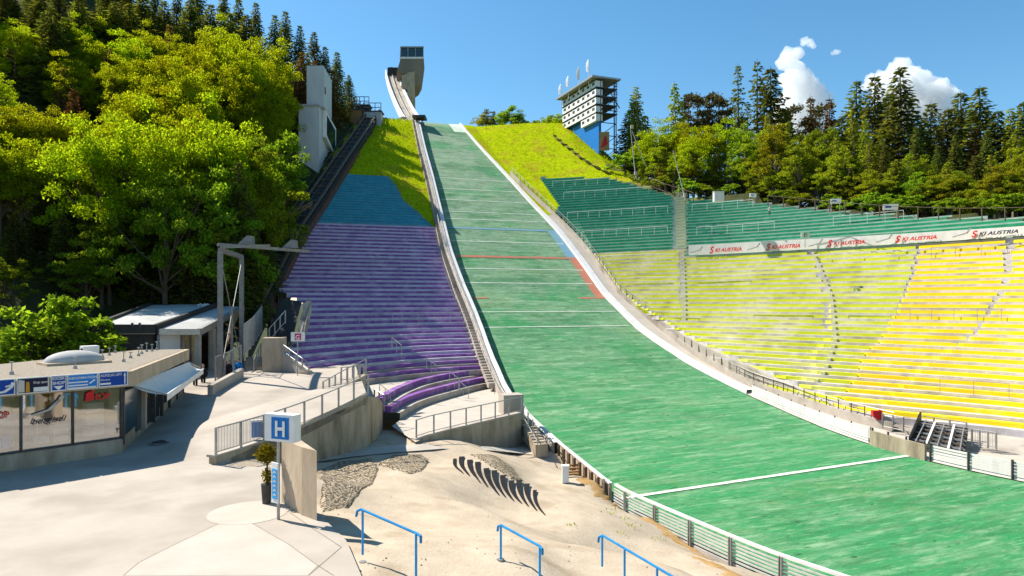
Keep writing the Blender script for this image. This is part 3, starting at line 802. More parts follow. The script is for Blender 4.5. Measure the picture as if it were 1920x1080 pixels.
# brown earth along the fence
A = [(1080,884),(1110,912),(1150,944),(1200,958),(1250,995),(1310,1040),(1380,1085)]; Bq = [(1096,882),(1132,908),(1174,938),(1222,962),(1275,1003),(1340,1048),(1420,1090)]
gE = []
for i in range(61):
    f = i/60*6; k = min(5,int(f)); f -= k; row = []
    for j in range(6):
        ax = A[k][0]*(1-f)+A[k+1][0]*f-14; ay = A[k][1]*(1-f)+A[k+1][1]*f; bx_ = Bq[k][0]*(1-f)+Bq[k+1][0]*f-8; by_ = Bq[k][1]*(1-f)+Bq[k+1][1]*f
        wob = .25*math.sin(i*.7)+.2*math.sin(i*1.9+1); g_ = (wob*(1-j/5)+j/5); q = sandpt(ax*(1-g_)+bx_*g_, ay*(1-g_)+by_*g_); q.z = sandz(q.x,q.y)+(.02 if 0 < j < 5 else -.03); row.append(q)
    gE.append(row)
struct(sheet('earth_strip','earth',gE))
# ------------------------------------------------------------------ ramp wall 1 with railing
def railing(name, label, cat_, pts, h, posts=True, slat=False, m='steel', group=None, postw=.09, slats_from=0, npost=None):
    root = thing(name, pts[0], label, cat_, group)
    up = Vector((0,0,h)); b = MB(); b.path([p+up for p in pts], .03); b.build('top_rail', m, root)
    b = MB(); b.path([p+Vector((0,0,.12)) for p in pts], .022); b.build('bottom_rail', m, root)
    L_ = [0]
    for a, c in zip(pts, pts[1:]): L_.append(L_[-1]+(c-a).length)
    def at(s):
        for i in range(len(pts)-1):
            if s <= L_[i+1]+1e-6: return pts[i].lerp(pts[i+1], (s-L_[i])/max(1e-6, L_[i+1]-L_[i]))
        return pts[-1]
    n = npost or max(1, int(L_[-1]/1.9))
    for i in range(n+1):
        p = at(L_[-1]*i/n); MB().box(p+Vector((0,0,h/2)), (postw, postw*.6, h+.04)).build('post', m, root)
    b = MB(); k = int(L_[-1]/.13)
    if slat:
        for i in range(k): 
            p = at(L_[-1]*(i+.5)/k); b.tube(p+Vector((0,0,.12)), p+up, .009, n=4)
        b.build('bars', m, root)
    return root
w1 = [wallA.lerp(wallB, i/10) for i in range(11)]
top1 = []
for i in range(11):
    f = i/10; xx = 405+(690-405)*f; yy = 858+(742-858)*f
    p = w1[i]; top1.append(max(.12, HC-(yy-CY)/F*p.y))
cw = thing('retaining_wall', wallA, 'weathered concrete ramp wall rising from the plaza to the curved tiers', 'wall')
MB().wall(w1, [-.3-.16*i for i in range(11)], top1, .35).build('wall','concrete_wall',cw)
MB().wall([p+Vector((-.03,-.03,0)) for p in w1], [z+.002 for z in top1], [z+.09 for z in top1], .42).build('coping','concrete',cw)
ret = [wallB.copy(), P(716,800,39.5)]
MB().wall([wallB, P(712,800,40.0), P(718,790,44)], [-2.2]*3, [top1[-1],.6,-.3], .35).build('end_wall','concrete_wall',cw)
railing('railing', 'steel railing with posts along the top of the ramp wall', 'railing', [Vector((p.x,p.y,z+.09)) for p, z in zip(w1, top1)], 1.05, slat=False, npost=8)
# slatted first bay
pts = [Vector((p.x-.02,p.y-.02,z+.1)) for p, z in zip(w1[:4], top1[:4])]
b = MB(); L_ = 40
for i in range(L_):
    q = pts[0].lerp(pts[3], i/L_); b.tube(q+Vector((0,0,.1)), q+Vector((0,0,1.0)), .012, n=4)
tag(b.build('railing_bars','steel'),'vertical bars filling the lower end of the plaza railing','railing')
# upper ramp behind, with its railing
u0, u1, u2 = plazapt(590,785), plazapt(640,742), P(682,705,40)
uz = [u0, u1, P(640,715,41), P(682,690,42.5)]
uw = thing('retaining_wall', u0, 'short upper ramp wall with vertical steel posts behind the long wall', 'wall')
MB().wall([P(606,752,38), P(640,735,40), P(686,712,42.5)], [.5,.6,.7], [HC-(748-CY)/F*38, HC-(727-CY)/F*40, HC-(702-CY)/F*42.5], .4).build('wall','concrete_wall',uw)
railing('railing', 'steel railing on the short upper ramp wall near the purple tiers', 'railing', [P(606,748,38), P(640,727,40), P(686,702,42.5)], .95, npost=7)
railing('railing', 'double handrail with crossbars at the top of the upper ramp', 'railing', [P(640,716,43), P(682,712,43.5)], .9, npost=4)
# ------------------------------------------------------------------ wall 2 with railing (below the curved tiers)
a2, b2 = P(780,832,37.5), P(978,834,45)
w2 = [a2.lerp(b2, i/10) for i in range(11)]; t2 = []
for i in range(11):
    f = i/10; yy = 826+(776-826)*(f**.8); t2.append(HC-(yy-CY)/F*w2[i].y)
c2 = thing('retaining_wall', a2, 'wedge shaped concrete retaining wall below the curved purple tiers', 'wall')
MB().wall(w2, [p.z-.7 for p in w2], t2, .4).build('wall','concrete_wall',c2)
MB().wall([p+Vector((0,-.04,0)) for p in w2], [z+.002 for z in t2], [z+.1 for z in t2], .48).build('coping','concrete',c2)
railing('railing', 'steel railing on top of the wedge shaped retaining wall', 'railing', [Vector((p.x,p.y+.15,z+.1)) for p, z in zip(w2, t2)], 1.0, npost=7)
blk = tag(MB().box(P(958,762,46.5), (1.4,1.2,1.7), CC).build('concrete_block','concrete'), 'square concrete block at the right end of the wedge wall', 'concrete block')
# side wall of wedge running back to the slope wall
e2 = LP(20,.8); tag(MB().wall([b2, b2.lerp(Vector((e2.x,e2.y,b2.z)), .35)], [b2.z-1]*2, [t2[-1]+.05, t2[-1]-.9], .3).build('retaining_wall','concrete_wall'), 'end wall of the wedge beside the slope stairs', 'wall')
# path wall stub between (700,735)-(715,770)
railing('railing', 'small tubular handrail at the left end of the curved tiers', 'railing', [P(702,758,44), P(720,770,43)], 1.0, npost=2)
# paved path in front of the walls
A = [sandpt(x,y,.02) for x,y in [(594,868),(660,858),(740,850),(830,843),(920,846),(985,852),(1030,858)]]; Bq = [sandpt(x,y,.02) for x,y in [(594,848),(660,842),(720,838),(800,834),(900,838),(970,842),(1015,846)]]
for q in A+Bq: q.z += .03
struct(MB().strip(A,Bq).build('path','paving_light'))
# stairs beside the wedge going down to the outrun gate
b = MB()
for i in range(9):
    b.box(P(986+i*3.4, 790+i*5.4, 46-i*.5)-Vector((0,0,.35)), (.8,.5,.8), CC)
st = tag(b.build('stair_flight','concrete_wall'), 'dark narrow stair between the wedge wall and the slope fence', 'stairs')
railing('railing', 'thin handrail of the narrow stair beside the wedge wall', 'railing', [P(982,786,45), P(1008,832,41)], 1.0, npost=3)
# ------------------------------------------------------------------ outrun fence
M['fence_board'] = mat('fence_board', (.52,.5,.48), (.42,.4,.38), rough=.5, scale=2)
FT = [v for v in [-24+i*1.0 for i in range(49)]]
def hf(v): return 1.1 if v < 6 else 1.0
fence = thing('outrun_fence', LP(-5,.3), 'white slatted perimeter fence curving along the near edge of the green outrun', 'fence')
vsf = [-24+i*.5 for i in range(49)]
pts = [LP(v,.3) for v in vsf]
b = MB(); b.wall([LP(v,.34) for v in vsf], [p.z+1.12 for p in pts], [p.z+1.22 for p in pts], -.16); b.build('top_rail','white_board',fence)
b = MB(); b.wall([LP(v,.40) for v in vsf], [p.z-1.3 for p in pts], [p.z+.06 for p in pts], -.2); b.build('kerb','concrete',fence)
for k in range(7):
    b = MB(); z = .08+k*.145; b.wall([LP(v,.38) for v in vsf], [p.z+z for p in pts], [p.z+z+.07 for p in pts], -.03); b.build('board','fence_board',fence)
for v in [-22+i*2.3 for i in range(11)]:
    for d in (0, .11): MB().box(LP(v+d,.45,.5), (.04,.08,1.35), DD).build('post','steel',fence)
fence2 = thing('slope_fence', LP(12,.3), 'low board fence with dark steel posts beside the stairs on the near slope edge', 'fence')
vsf = [.6+i*.5 for i in range(46)]
pts = [LP(v,.3) for v in vsf]
b = MB(); b.wall([LP(v,.3) for v in vsf], [p.z-.9 for p in pts], [p.z+1.0 for p in pts], -.1); b.build('board','tan',fence2)
b = MB(); b.wall([LP(v,.36) for v in vsf], [p.z+1.003 for p in pts], [p.z+1.09 for p in pts], -.2); b.build('top_rail','white_board',fence2)
for i in range(24):
    v = .8+i*.95; MB().box(LP(v,.48,.1), (.09,.14,1.9), DD).build('post','brownsteel',fence2)
b = MB()
for i in range(20): b.box(LP(1.5+i*.42,.95,-.75+.02*i), (.9,.34,.1), CC)
tag(b.build('wooden_steps','wood'), 'row of small wooden treads at the foot of the slope fence', 'steps')
bx = sandpt(1060,905); wb = thing('utility_box', bx, 'small white utility box standing on the sand near the slope fence', 'utility box')
MB().box(bx+Vector((0,0,.42)), (.34,.34,.84)).build('cabinet','white_paint',wb); MB().box(bx+Vector((0,0,.86)), (.4,.4,.05)).build('lid','white_paint',wb)
b = MB()
for i in range(5):
    q = sandpt(1072+i*2.2, 894-i*3.2); q.z = sandz(q.x,q.y); b.box(q+Vector((0,0,.12+i*.1)), (.8,.25,.08), CC)
tag(b.build('wooden_steps','wood'), 'short wooden stair behind the white utility box', 'steps')
# ------------------------------------------------------------------ flat dark tapering slivers lying on the sand
SLIVER = [(853,862,868,888),(866,858,880,893),(881,864,900,906),(896,868,914,914),(912,880,936,930),(927,884,948,934),(943,893,963,940),(959,903,978,945),(974,902,990,950),(988,909,1005,957),(1003,921,1022,967)]
for i, (x0,y0,x1,y1) in enumerate(SLIVER):
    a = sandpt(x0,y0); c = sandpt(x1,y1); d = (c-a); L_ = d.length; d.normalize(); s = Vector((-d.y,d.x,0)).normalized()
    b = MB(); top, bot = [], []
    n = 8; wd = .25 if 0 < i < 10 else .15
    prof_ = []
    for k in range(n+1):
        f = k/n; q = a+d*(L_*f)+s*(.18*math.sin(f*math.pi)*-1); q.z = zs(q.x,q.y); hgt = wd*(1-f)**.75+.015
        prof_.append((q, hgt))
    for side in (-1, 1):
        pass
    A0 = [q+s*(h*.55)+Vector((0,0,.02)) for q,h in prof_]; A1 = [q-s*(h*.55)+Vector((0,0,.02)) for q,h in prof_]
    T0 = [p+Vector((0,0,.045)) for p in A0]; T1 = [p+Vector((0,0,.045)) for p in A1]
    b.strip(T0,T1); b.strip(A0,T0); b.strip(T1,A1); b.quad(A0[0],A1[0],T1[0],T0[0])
    tag(b.build('sand_sliver','sliver'), f'dark tapering fin in the sand, {ordinal(i)} from the left of its row', 'sliver', 'row of dark tapering slivers on the sand')
# ------------------------------------------------------------------ blue handrails
def blue_rail(pts, posts, label):
    root = thing('stair_handrail', pts[0], label, 'handrail', 'light blue stair handrails')
    MB().path(pts, .032, n=8).build('rail','railblue',root)
    for a, c in posts:
        MB().tube(a, c, .03, n=8).build('post','sky_blue_paint',root); q = Vector((a.x,a.y,sandz(a.x,a.y)))
        MB().tube(q-Vector((0,0,.05)), q+Vector((0,0,.025)), .09, n=10).build('base_plate','steel',root)
def Pz2(px,py,Y): return P(px,py,Y)
blue_rail([P(668,968,16.9),P(670,958,16.85),P(677,955,16.8),P(783,1001,15.6),P(789,1006,15.5),P(789,1018,15.5)], [(P(680,956,16.8),P(680,1040,16.8)),(P(780,1000,15.6),P(780,1100,15.6))], 'light blue handrail nearest the plaza edge, leftmost of three')
blue_rail([P(933,995,17.6),P(934,987,17.5),P(940,985,17.4),P(1012,1024,16.2),P(1017,1030,16.1),P(1017,1040,16.1)], [(P(939,986,17.4),P(939,1052,17.4)),(P(1012,1024,16.2),P(1012,1110,16.2))], 'light blue handrail in the middle of the sand, second of three')
blue_rail([P(1122,1016,18.2),P(1123,1007,18.1),P(1130,1004,18),P(1232,1064,16.2),P(1300,1104,15.2)], [(P(1129,1005,18),P(1129,1062,18)),(P(1171,1030,17.2),P(1171,1100,17.2)),(P(1232,1064,16.2),P(1232,1140,16.2))], 'light blue handrail nearest the white fence, rightmost of three')

# loose stones and weeds on the sand
rs = random.Random(4); b = MB()
for i in range(420):
    q = sandpt(rs.uniform(610,1500), rs.uniform(848,1078)); 
    if (q-F0).dot(DD) > -26:
        e = LP((q-F0).dot(DD)); 
        if (Vector((q.x,q.y,0))-Vector((e.x,e.y,0))).dot(CC) > -.9: continue
    q.z = sandz(q.x,q.y); r_ = rs.uniform(.01,.03) if i%14 else rs.uniform(.03,.06)
    vs_ = [q+Vector((rs.uniform(.6,1.2)*r_*math.cos(a),rs.uniform(.6,1.2)*r_*math.sin(a),-.01)) for a in (0,1.25,2.5,3.8,5.1)]; t_ = q+Vector((0,0,r_*.8))
    n_ = len(b.v); b.v += [tuple(p) for p in vs_]+[tuple(t_)]; b.f += [(n_+k,n_+(k+1)%5,n_+5) for k in range(5)]
tag(b.build('loose_stones','cobble'), None, None, None, 'stuff')
M['palesteel'] = mat('pale_steel', (.62,.6,.5), (.5,.48,.4), rough=.5, scale=3)
# ------------------------------------------------------------------ shop pavilion
def V3(x,y,z): return Vector((x,y,z))
FA = PZ(230,850,0); FB = PZ(0,885.5,0); fd = (FB-FA).normalized(); FL = FA+fd*9.5     # front facade, runs left out of frame
SB = PZ(265,817,0); SC_ = V3(-20.3,44.0,.9); sd = (V3(-19.6,40.6,0)-FA).normalized(); fn = V3(-fd.y,fd.x,0); fn = fn if fn.y < 0 else -fn; sn = V3(sd.y,-sd.x,0)
shop = thing('shop_pavilion', FA, 'flat roofed glass fronted shop with blue sign band at the left edge', 'shop')
ZR = 3.42
RB1 = FA+sd*13.2
roof_poly = [FL+fn*.25, FA+fn*.3+sn*.25, RB1+sn*.3, RB1-sn*2.6, FA-fn*6.2+fd*4.5, FL-fn*5]
MB().hexa([V3(p.x,p.y,ZR-.62) for p in roof_poly], [V3(p.x,p.y,ZR) for p in roof_poly]).build('roof','tan',shop)
ins = [p.lerp(sum(roof_poly,Vector())/6, .045) for p in roof_poly]
MB().add([V3(p.x,p.y,ZR+.012) for p in ins],[tuple(range(6))]).build('roof_gravel','gravel',shop)
# plinth + walls
MB().wall([FL, FA], [-.2]*2, [.62]*2, .35).build('plinth','concrete_wall',shop)
MB().wall([FA, SB-sn*.0, RB1], [-.2,-.2,.3], [.62,.75,1.0], .35).build('plinth','concrete_wall',shop)
# display interior: back wall, shelves, floor
bwp = [FL-fn*2.6, FA-fn*2.6+fd*.6]
MB().wall(bwp, [0,0],[2.8,2.8], .2).build('interior_wall','interior',shop)
MB().add([V3(p.x,p.y,.6) for p in (FL-fn*.3, FA-fn*.3, FA-fn*2.6+fd*.4, FL-fn*2.6)],[(0,1,2,3)]).build('display_floor','interior',shop)
GL_ = mat('shop_glass', (.8,.86,.86), rough=.02, scale=.3); 
nt_ = GL_.node_tree; bs = nt_.nodes['Principled BSDF']; 
tr = nt_.nodes.new('ShaderNodeBsdfTransparent'); gl = nt_.nodes.new('ShaderNodeBsdfGlossy'); gl.inputs['Roughness'].default_value = .03; mxs = nt_.nodes.new('ShaderNodeMixShader'); mxs.inputs[0].default_value = .3
nt_.links.new(tr.outputs[0], mxs.inputs[1]); nt_.links.new(gl.outputs[0], mxs.inputs[2]); nt_.links.new(mxs.outputs[0], nt_.nodes['Material Output'].inputs['Surface']); M['shopglass'] = GL_
MB().wall([FL-fn*.1, FA-fn*.1], [.62]*2, [2.82]*2, .02).build('shop_window','shopglass',shop)
def onf(px, z, off=.06):   # point on the front facade seen at column px
    # ray in plan
    k = (px-CX)/F; a = FA+fn*off; t = (a.x-k*a.y)/(k*fd.y-fd.x); q = a+fd*t; return V3(q.x,q.y,z)
for px in (40,137,228):
    q = onf(px, 1.72, -.05); MB().box(q, (.06,.1,2.2), fd).build('mullion','darksteel',shop)
MB().wall([FL, FA], [.6]*2,[.68]*2,.1).build('sill','darksteel',shop)
# stickers on the window panes
R_ = -fd; U_ = V3(0,0,1)
lettering('lettering','bergisel', onf(58,1.63,0), R_, U_, .3, 'ink', shop, width=(onf(124,0)-onf(58,0)).length, shear=.35, bold=.012)
b = MB()   # leaping skier emblem above the word
def onr(px0, z, dx): return onf(px0, z, .0)+R_*dx
for a, c, w_ in (((62,1.98),(92,2.12),.07),((92,2.12),(112,2.46),.10),((112,2.46),(118,2.62),.12),((112,2.46),(104,2.30),.06)):
    b.beam(onf(a[0],a[1],.02), onf(c[0],c[1],.02), w_, .02, fn)
b.build('skier_emblem','steel',shop)
lettering('lettering','SHOP', onf(163,2.33,0), R_, U_, .34, 'red', shop, width=(onf(206,0)-onf(163,0)).length, bold=.02)
MB().quad(onf(160,2.28,.02),onf(176,2.36,.02),onf(176,2.75,.02),onf(161,2.62,.02)).build('red_sticker','red',shop)
lettering('lettering','SHOP', onf(-22,1.98,0), R_, U_, .34, 'red', shop, width=(onf(17,0)-onf(-22,0)).length, bold=.02)
for px0, px1, z0, z1, m in ((3,16,.7,1.15,'bluecloth'),(60,90,.7,.98,'shelf'),(98,126,.7,.9,'shelf'),(98,126,1.0,1.2,'shelf'),(98,126,1.3,1.42,'shelf'),(158,192,.72,1.1,'shelf'),(158,192,1.2,1.6,'shelf'),(158,192,1.7,2.1,'shelf'),(205,226,.7,2.6,'shelf'),(30,52,.7,2.6,'darkcloth'),(22,40,1.6,2.5,'bark')):
    q0, q1 = onf(px0,z0,-1.0), onf(px1,z1,-1.0); MB().box((q0+q1)/2, ((q1-q0).xy.length, .35, z1-z0), fd).build('display_shelf',m,shop)
q = onf(70,.65,-.6); b = MB(); b.tube(q+V3(0,0,.3), q+V3(0,0,1.0), .03); b.tube(q, q+V3(.25,0,.0)+V3(0,0,0), .02)
for k in range(3): b.tube(q+V3(.25*math.cos(k*2.1),.25*math.sin(k*2.1),.05), q+V3(0,0,.4), .02)
b.tube(q+V3(0,0,1.0), q+V3(0,0,1.25), .11, .07, 10); b.build('display_stand','shelf',shop)
# side wall: dark glass bays with mullions, pale column
wl_ = [FA+sd*.1, FA+sd*3.6, FA+sd*4.1, FA+sd*8.2, RB1]
MB().wall([p-sn*.12 for p in wl_], [.4]*5, [2.82]*5, .1).build('side_window','glass',shop)
MB().wall([p-sn*3.0 for p in wl_], [0]*5, [2.85]*5, .1).build('rear_wall','darkwall',shop)
for s_ in (.1,3.75,5.6,7.4,9.2,11.2,13.0): MB().box(FA+sd*s_+V3(0,0,1.6)-sn*.05, (.3 if s_ in (3.75,) else .12,.2,2.5), sd).build('mullion','concrete' if s_ == 3.75 else 'darksteel',shop)
# awning
I1, I2, O1, O2 = P(243,722,28.6), P(354,679,40.2), P(313,740,30.6), P(381,692,42.0)
b = MB(); n = 10
def lerpg(f, g_): return I1.lerp(I2,f).lerp(O1.lerp(O2,f),g_) - V3(0,0,.12*math.sin(g_*math.pi)*(1+.5*math.sin(f*9)))
gg = [[lerpg(i/n, j/6) for j in range(7)] for i in range(n+1)]
aw = thing('awning', I1, 'white fabric awning stretched along the side of the shop', 'awning')
o = sheet('canopy','fabric',gg)
o.parent = aw; ORG[o.name] = ORG[aw.name]
for v_ in o.data.vertices: v_.co -= ORG[aw.name]
MB().path([O1,O2], .05).build('front_bar','white_paint',aw)
b = MB(); b.strip([O1,O2],[O1-V3(0,0,.28),O2-V3(0,0,.28)]); b.strip([O1+V3(.02,-.02,0),O2+V3(.02,-.02,0)],[O1-V3(-.02,.02,.28),O2-V3(-.02,.02,.28)]); b.build('valance','fabric',aw)
MB().path([I1,O1],.035).path([I2,O2],.035).build('arm','steel',aw)
# roof furniture
dm = P(140,672,31.5); dm.z = ZR+.1
b = MB(); rings = []
for k in range(7):
    f = k/6; r_ = math.cos(f*math.pi/2); rings.append([dm+fd*(1.25*r_*math.cos(a))*1+V3(-fd.y,fd.x,0)*(.75*r_*math.sin(a))+V3(0,0,.52*math.sin(f*math.pi/2)) for a in [i*math.pi/10 for i in range(20)]])
b.v = [tuple(p) for r in rings for p in r]; b.f = [(k*20+i,k*20+(i+1)%20,(k+1)*20+(i+1)%20,(k+1)*20+i) for k in range(6) for i in range(20)]
o = thing('skylight_dome', dm, 'grey oval skylight dome on the gravel shop roof', 'skylight'); b.build('dome','roofgrey',o,True)
MB().box(dm+V3(0,0,-.05),(2.6,1.6,.14),fd).build('kerb','tan',o)
ac = P(168,652,33.5); ac.z = ZR; o = thing('roof_unit', ac, 'pale boxy ventilation unit on the shop roof behind the dome', 'ventilation unit')
MB().box(ac+V3(0,0,.35),(.7,.5,.7),fd).build('casing','white_paint',o); MB().box(ac+V3(0,0,.35)-V3(-.0,.26,0),(.5,.02,.5),fd).build('grille','darksteel',o)
k = 0
for px, py, hh in ((141,692,.5),(232,679,.5),(260,668,.45),(192,671,.4),(205,667,.4),(216,662,.4),(245,672,.3),(266,664,.5),(275,660,.5),(285,659,.4),(294,657,.5),(22,703,.5),(147,683,.35)):
    q = PZ(px,py,ZR); k += 1
    b = MB(); b.tube(q+V3(0,0,-.02), q+V3(0,0,.14), .09, .07, 8); b.tube(q, q+V3(0,0,hh), .022); b.box(q+V3(0,0,hh),(.16,.05,.05))
    tag(b.build('roof_vent','steel'), f'small metal vent pipe standing on the shop roof gravel', 'vent pipe', 'vent pipes on the shop roof')
# sign band
def sign(name, px0, px1, z0, z1, m, label, frame=True):
    a, c = onf(px0,z0,.42), onf(px1,z0,.42); r_ = thing(name, a, label, 'sign')
    cen = (a+c)/2+V3(0,0,(z1-z0)/2)
    MB().box(cen, ((c-a).length, .07, z1-z0), fd).build('frame','white_paint',r_)
    cen2 = cen+fn*.045; MB().box(cen2, ((c-a).length-.08, .03, z1-z0-.08), fd).build('panel',m,r_)
    return r_
zA, zB = 2.86, 3.46
s1 = sign('sign_board', -58, 28, zA, zB, 'signblue', 'dark blue sign with white leaping skier emblem, leftmost on the shop band')
b = MB()
for a, c, w_ in (((-12,2.98),(8,3.0),.07),((8,3.0),(20,3.14),.09),((20,3.14),(25,3.32),.11),((10,3.18),(22,3.24),.05)): b.beam(onf(a[0],a[1],.5), onf(c[0],c[1],.5), w_, .02, fn)
b.build('skier_emblem','white_paint',s1)
s2 = sign('sign_board', 31, 91, zA, zB, 'ink', 'dark photo board with pale shapes, second from left on the shop band')
MB().quad(onf(33,2.93,.5),onf(46,2.93,.5),onf(46,3.36,.5),onf(35,3.4,.5)).build('pale_shape','shelf',s2); MB().quad(onf(48,2.93,.5),onf(56,2.93,.5),onf(55,3.3,.5),onf(49,3.3,.5)).build('ochre_shape','gold',s2)
MB().quad(onf(63,2.92,.5),onf(90,2.92,.5),onf(90,3.08,.5),onf(63,3.08,.5)).build('pale_strip','white_paint',s2)
lettering('lettering','Shop open', onf(62,3.22,.47), R_, U_, .13, 'white_paint', s2, width=(onf(88,0)-onf(62,0)).length)
s3 = sign('sign_board', 95, 124, zA, zB, 'signblue', 'dark blue KIOSK SHOP sign with a white arrow pointing down')
lettering('lettering','KIOSK', onf(98,3.30,.47), R_, U_, .16, 'white_paint', s3, width=(onf(121,0)-onf(98,0)).length, bold=.02)
lettering('lettering','SHOP', onf(98,3.12,.47), R_, U_, .16, 'white_paint', s3, width=(onf(121,0)-onf(98,0)).length, bold=.02)
b = MB(); b.add([onf(100,3.06,.5),onf(110,2.9,.5),onf(120,3.06,.5)],[(0,1,2)]); b.build('arrow','white_paint',s3)
s4 = sign('sign_board', 125.5, 183, zA, zB, 'signlight', 'light blue information sign between the two dark blue signs')
lettering('lettering','INFORMATION', onf(128,3.26,.47), R_, U_, .14, 'white_paint', s4, width=(onf(180,0)-onf(128,0)).length, bold=.01)
for z in (3.12,3.0): MB().quad(onf(128,z,.5),onf(165,z,.5),onf(165,z+.05,.5),onf(128,z+.05,.5)).build('text_line','white_paint',s4)
MB().quad(onf(128,2.9,.5),onf(180,2.9,.5),onf(180,2.95,.5),onf(128,2.95,.5)).build('text_line','white_paint',s4)
b = MB(); b.beam(onf(168,3.06,.5),onf(178,3.2,.5),.05,.02,fn); b.build('skier_emblem','white_paint',s4)
s5 = sign('sign_board', 184.5, 239, zA, zB, 'signblue', 'dark blue lift sign with upward arrow, rightmost on the shop band')
lettering('lettering','AUFZUG LIFT', onf(188,3.28,.47), R_, U_, .14, 'white_paint', s5, width=(onf(228,0)-onf(188,0)).length, bold=.01)
lettering('lettering','Elevator', onf(188,3.12,.47), R_, U_, .11, 'white_paint', s5, width=(onf(206,0)-onf(188,0)).length)
MB().quad(onf(188,2.96,.5),onf(208,2.96,.5),onf(208,3.03,.5),onf(188,3.03,.5)).build('text_line','white_paint',s5)
b = MB(); b.beam(onf(234,2.94,.5),onf(234,3.3,.5),.04,.02,fn); b.add([onf(231.5,3.27,.5),onf(236.5,3.27,.5),onf(234,3.4,.5)],[(0,1,2)]); b.build('arrow','white_paint',s5)
# ------------------------------------------------------------------ station building behind
st = thing('station_building', P(235,640,46), 'low dark clad station building with a pale sloping roof behind the shop', 'building')
FLb, FRb = P(172,614,44), P(290,614,46); BLb, BRb = P(283,571.5,58), P(412,570,59)
def slab(pts, th): return MB().hexa([p-V3(0,0,th) for p in pts], pts)
slab([FLb,FRb,BRb,BLb], .45).build('roof','roofgrey',st)
for a, c in ((FLb,FRb),(FLb,BLb),(FRb,BRb)): MB().beam(a+V3(0,0,-.1), c+V3(0,0,-.1), .25, .6).build('roof_edge','darkwall',st)
fl2, fr2 = P(180,620,44.6), P(285,620,46.2)
b = MB(); d_ = (BRb-FRb); d_.z = 0
b.hexa([V3(p.x,p.y,0) for p in (fl2, fr2, fr2+d_*.9, fl2+d_*.9)], [fl2-V3(0,0,.3), fr2-V3(0,0,.3), fr2+d_*.9+V3(0,0,.8), fl2+d_*.9+V3(0,0,.8)]); b.build('wall','darkwall',st)
MB().box(P(213,636,44.85), (.5,.1,.7), (1,.3,0)).build('window','shelf',st)
for px in (185,212,248,262): MB().tube(P(px,611,44.8)-V3(0,0,.1), P(px,611,44.8)+V3(0,0,.2), .08, n=6).build('roof_stub','darksteel',st)
b = MB()
for px in (372,380,385): b.path([P(px,582,57), P(px,572,57), P(px+5,570,57.5), P(px+5,580,57.5)], .06)
b.build('vent_pipe','white_paint',st)
cp = thing('entrance_canopy', P(345,640,47), 'pale flat canopy on white walls between the shop and the steel portal', 'canopy')
q = [P(297,618,46), P(374,618,48), P(455,575,59), P(400,574,59)]
slab(q, .3).build('roof','roofgrey',cp); MB().beam(q[1]-V3(0,0,.15), q[2]-V3(0,0,.15), .3,.45).build('fascia','steel',cp); MB().beam(q[0]-V3(0,0,.15), q[1]-V3(0,0,.15), .3,.4).build('fascia','steel',cp)
MB().wall([P(300,640,46.5),P(338,640,48)], [0,0],[4.0,4.0],.3).build('wall','wall_white',cp)
MB().wall([P(338,640,49),P(372,640,50)], [0,0],[4.1,4.1],.1).build('window','glass',cp)
for px,Y in ((340,48.5),(371,48.4),(398,51)): MB().box(V3((px-CX)/F*Y,Y,2.2), (.35,.35,4.1)).build('column','concrete',cp)
MB().wall([P(398,640,51.3),P(408,640,55)], [0,0],[4.2,4.6],.3).build('wall','tan',cp)
MB().wall([P(374,640,52),P(396,640,53)], [0,0],[3.6,3.6],.1).build('door','brownwall',cp)
# ------------------------------------------------------------------ steel portal
gt = thing('steel_portal', plazapt(413,712), 'tall grey steel portal frame with two posts and cross beams', 'portal frame')
g1 = plazapt(413,712); g2_ = plazapt(453,690); zt = HC+(CY-474)/F*g1.y; zt2 = HC+(CY-482)/F*g2_.y; zt = (zt+zt2)/2
MB().box(V3(g1.x,g1.y,(zt+g1.z)/2),(.27,.27,zt-g1.z)).build('post','portal_grey',gt); MB().box(V3(g2_.x,g2_.y,(zt+g2_.z)/2),(.27,.27,zt-g2_.z)).build('post','portal_grey',gt)
MB().beam(V3(g1.x,g1.y,zt+.1), V3(g2_.x,g2_.y,zt+.1), .3,.3).build('cross_beam','portal_grey',gt)
for q0 in (V3(g1.x,g1.y,zt+.35),): 
    MB().beam(q0+V3(-.1,-.1,.1), q0+(g2_-g1).normalized()*.0+V3(4.0,6.2,.1), .26,.2).build('top_beam','portal_grey',gt)
MB().beam(V3(g1.x,g1.y,zt+.25)+V3(.3,-.6,.0), V3(g1.x,g1.y,zt+.25)+V3(2.4,2.3,.3), .24,.2).build('top_beam','portal_grey',gt)
for f in (.25,.75):
    q0 = V3(g1.x,g1.y,zt+.6)+V3(4.0,6.2,0)*f; b = MB(); b.extrude([q0+V3(-.5,0,0),q0+V3(.5,0,0),q0+V3(.45,0,.55),q0+V3(.15,0,.6)], V3(.1,.3,0)); b.build('bracket','portal_grey',gt)
b = MB(); 
b.tube(V3(g1.x,g1.y,zt-.3), V3(g2_.x,g2_.y,1.4), .035); b.tube(V3(g2_.x,g2_.y,zt-.3), V3(g1.x,g1.y,1.4), .035); b.build('brace','portal_grey',gt)
MB().box(V3((g1.x+g2_.x)/2,(g1.y+g2_.y)/2,3.2),(.14,.14,5.5)).build('middle_post','portal_grey',gt)
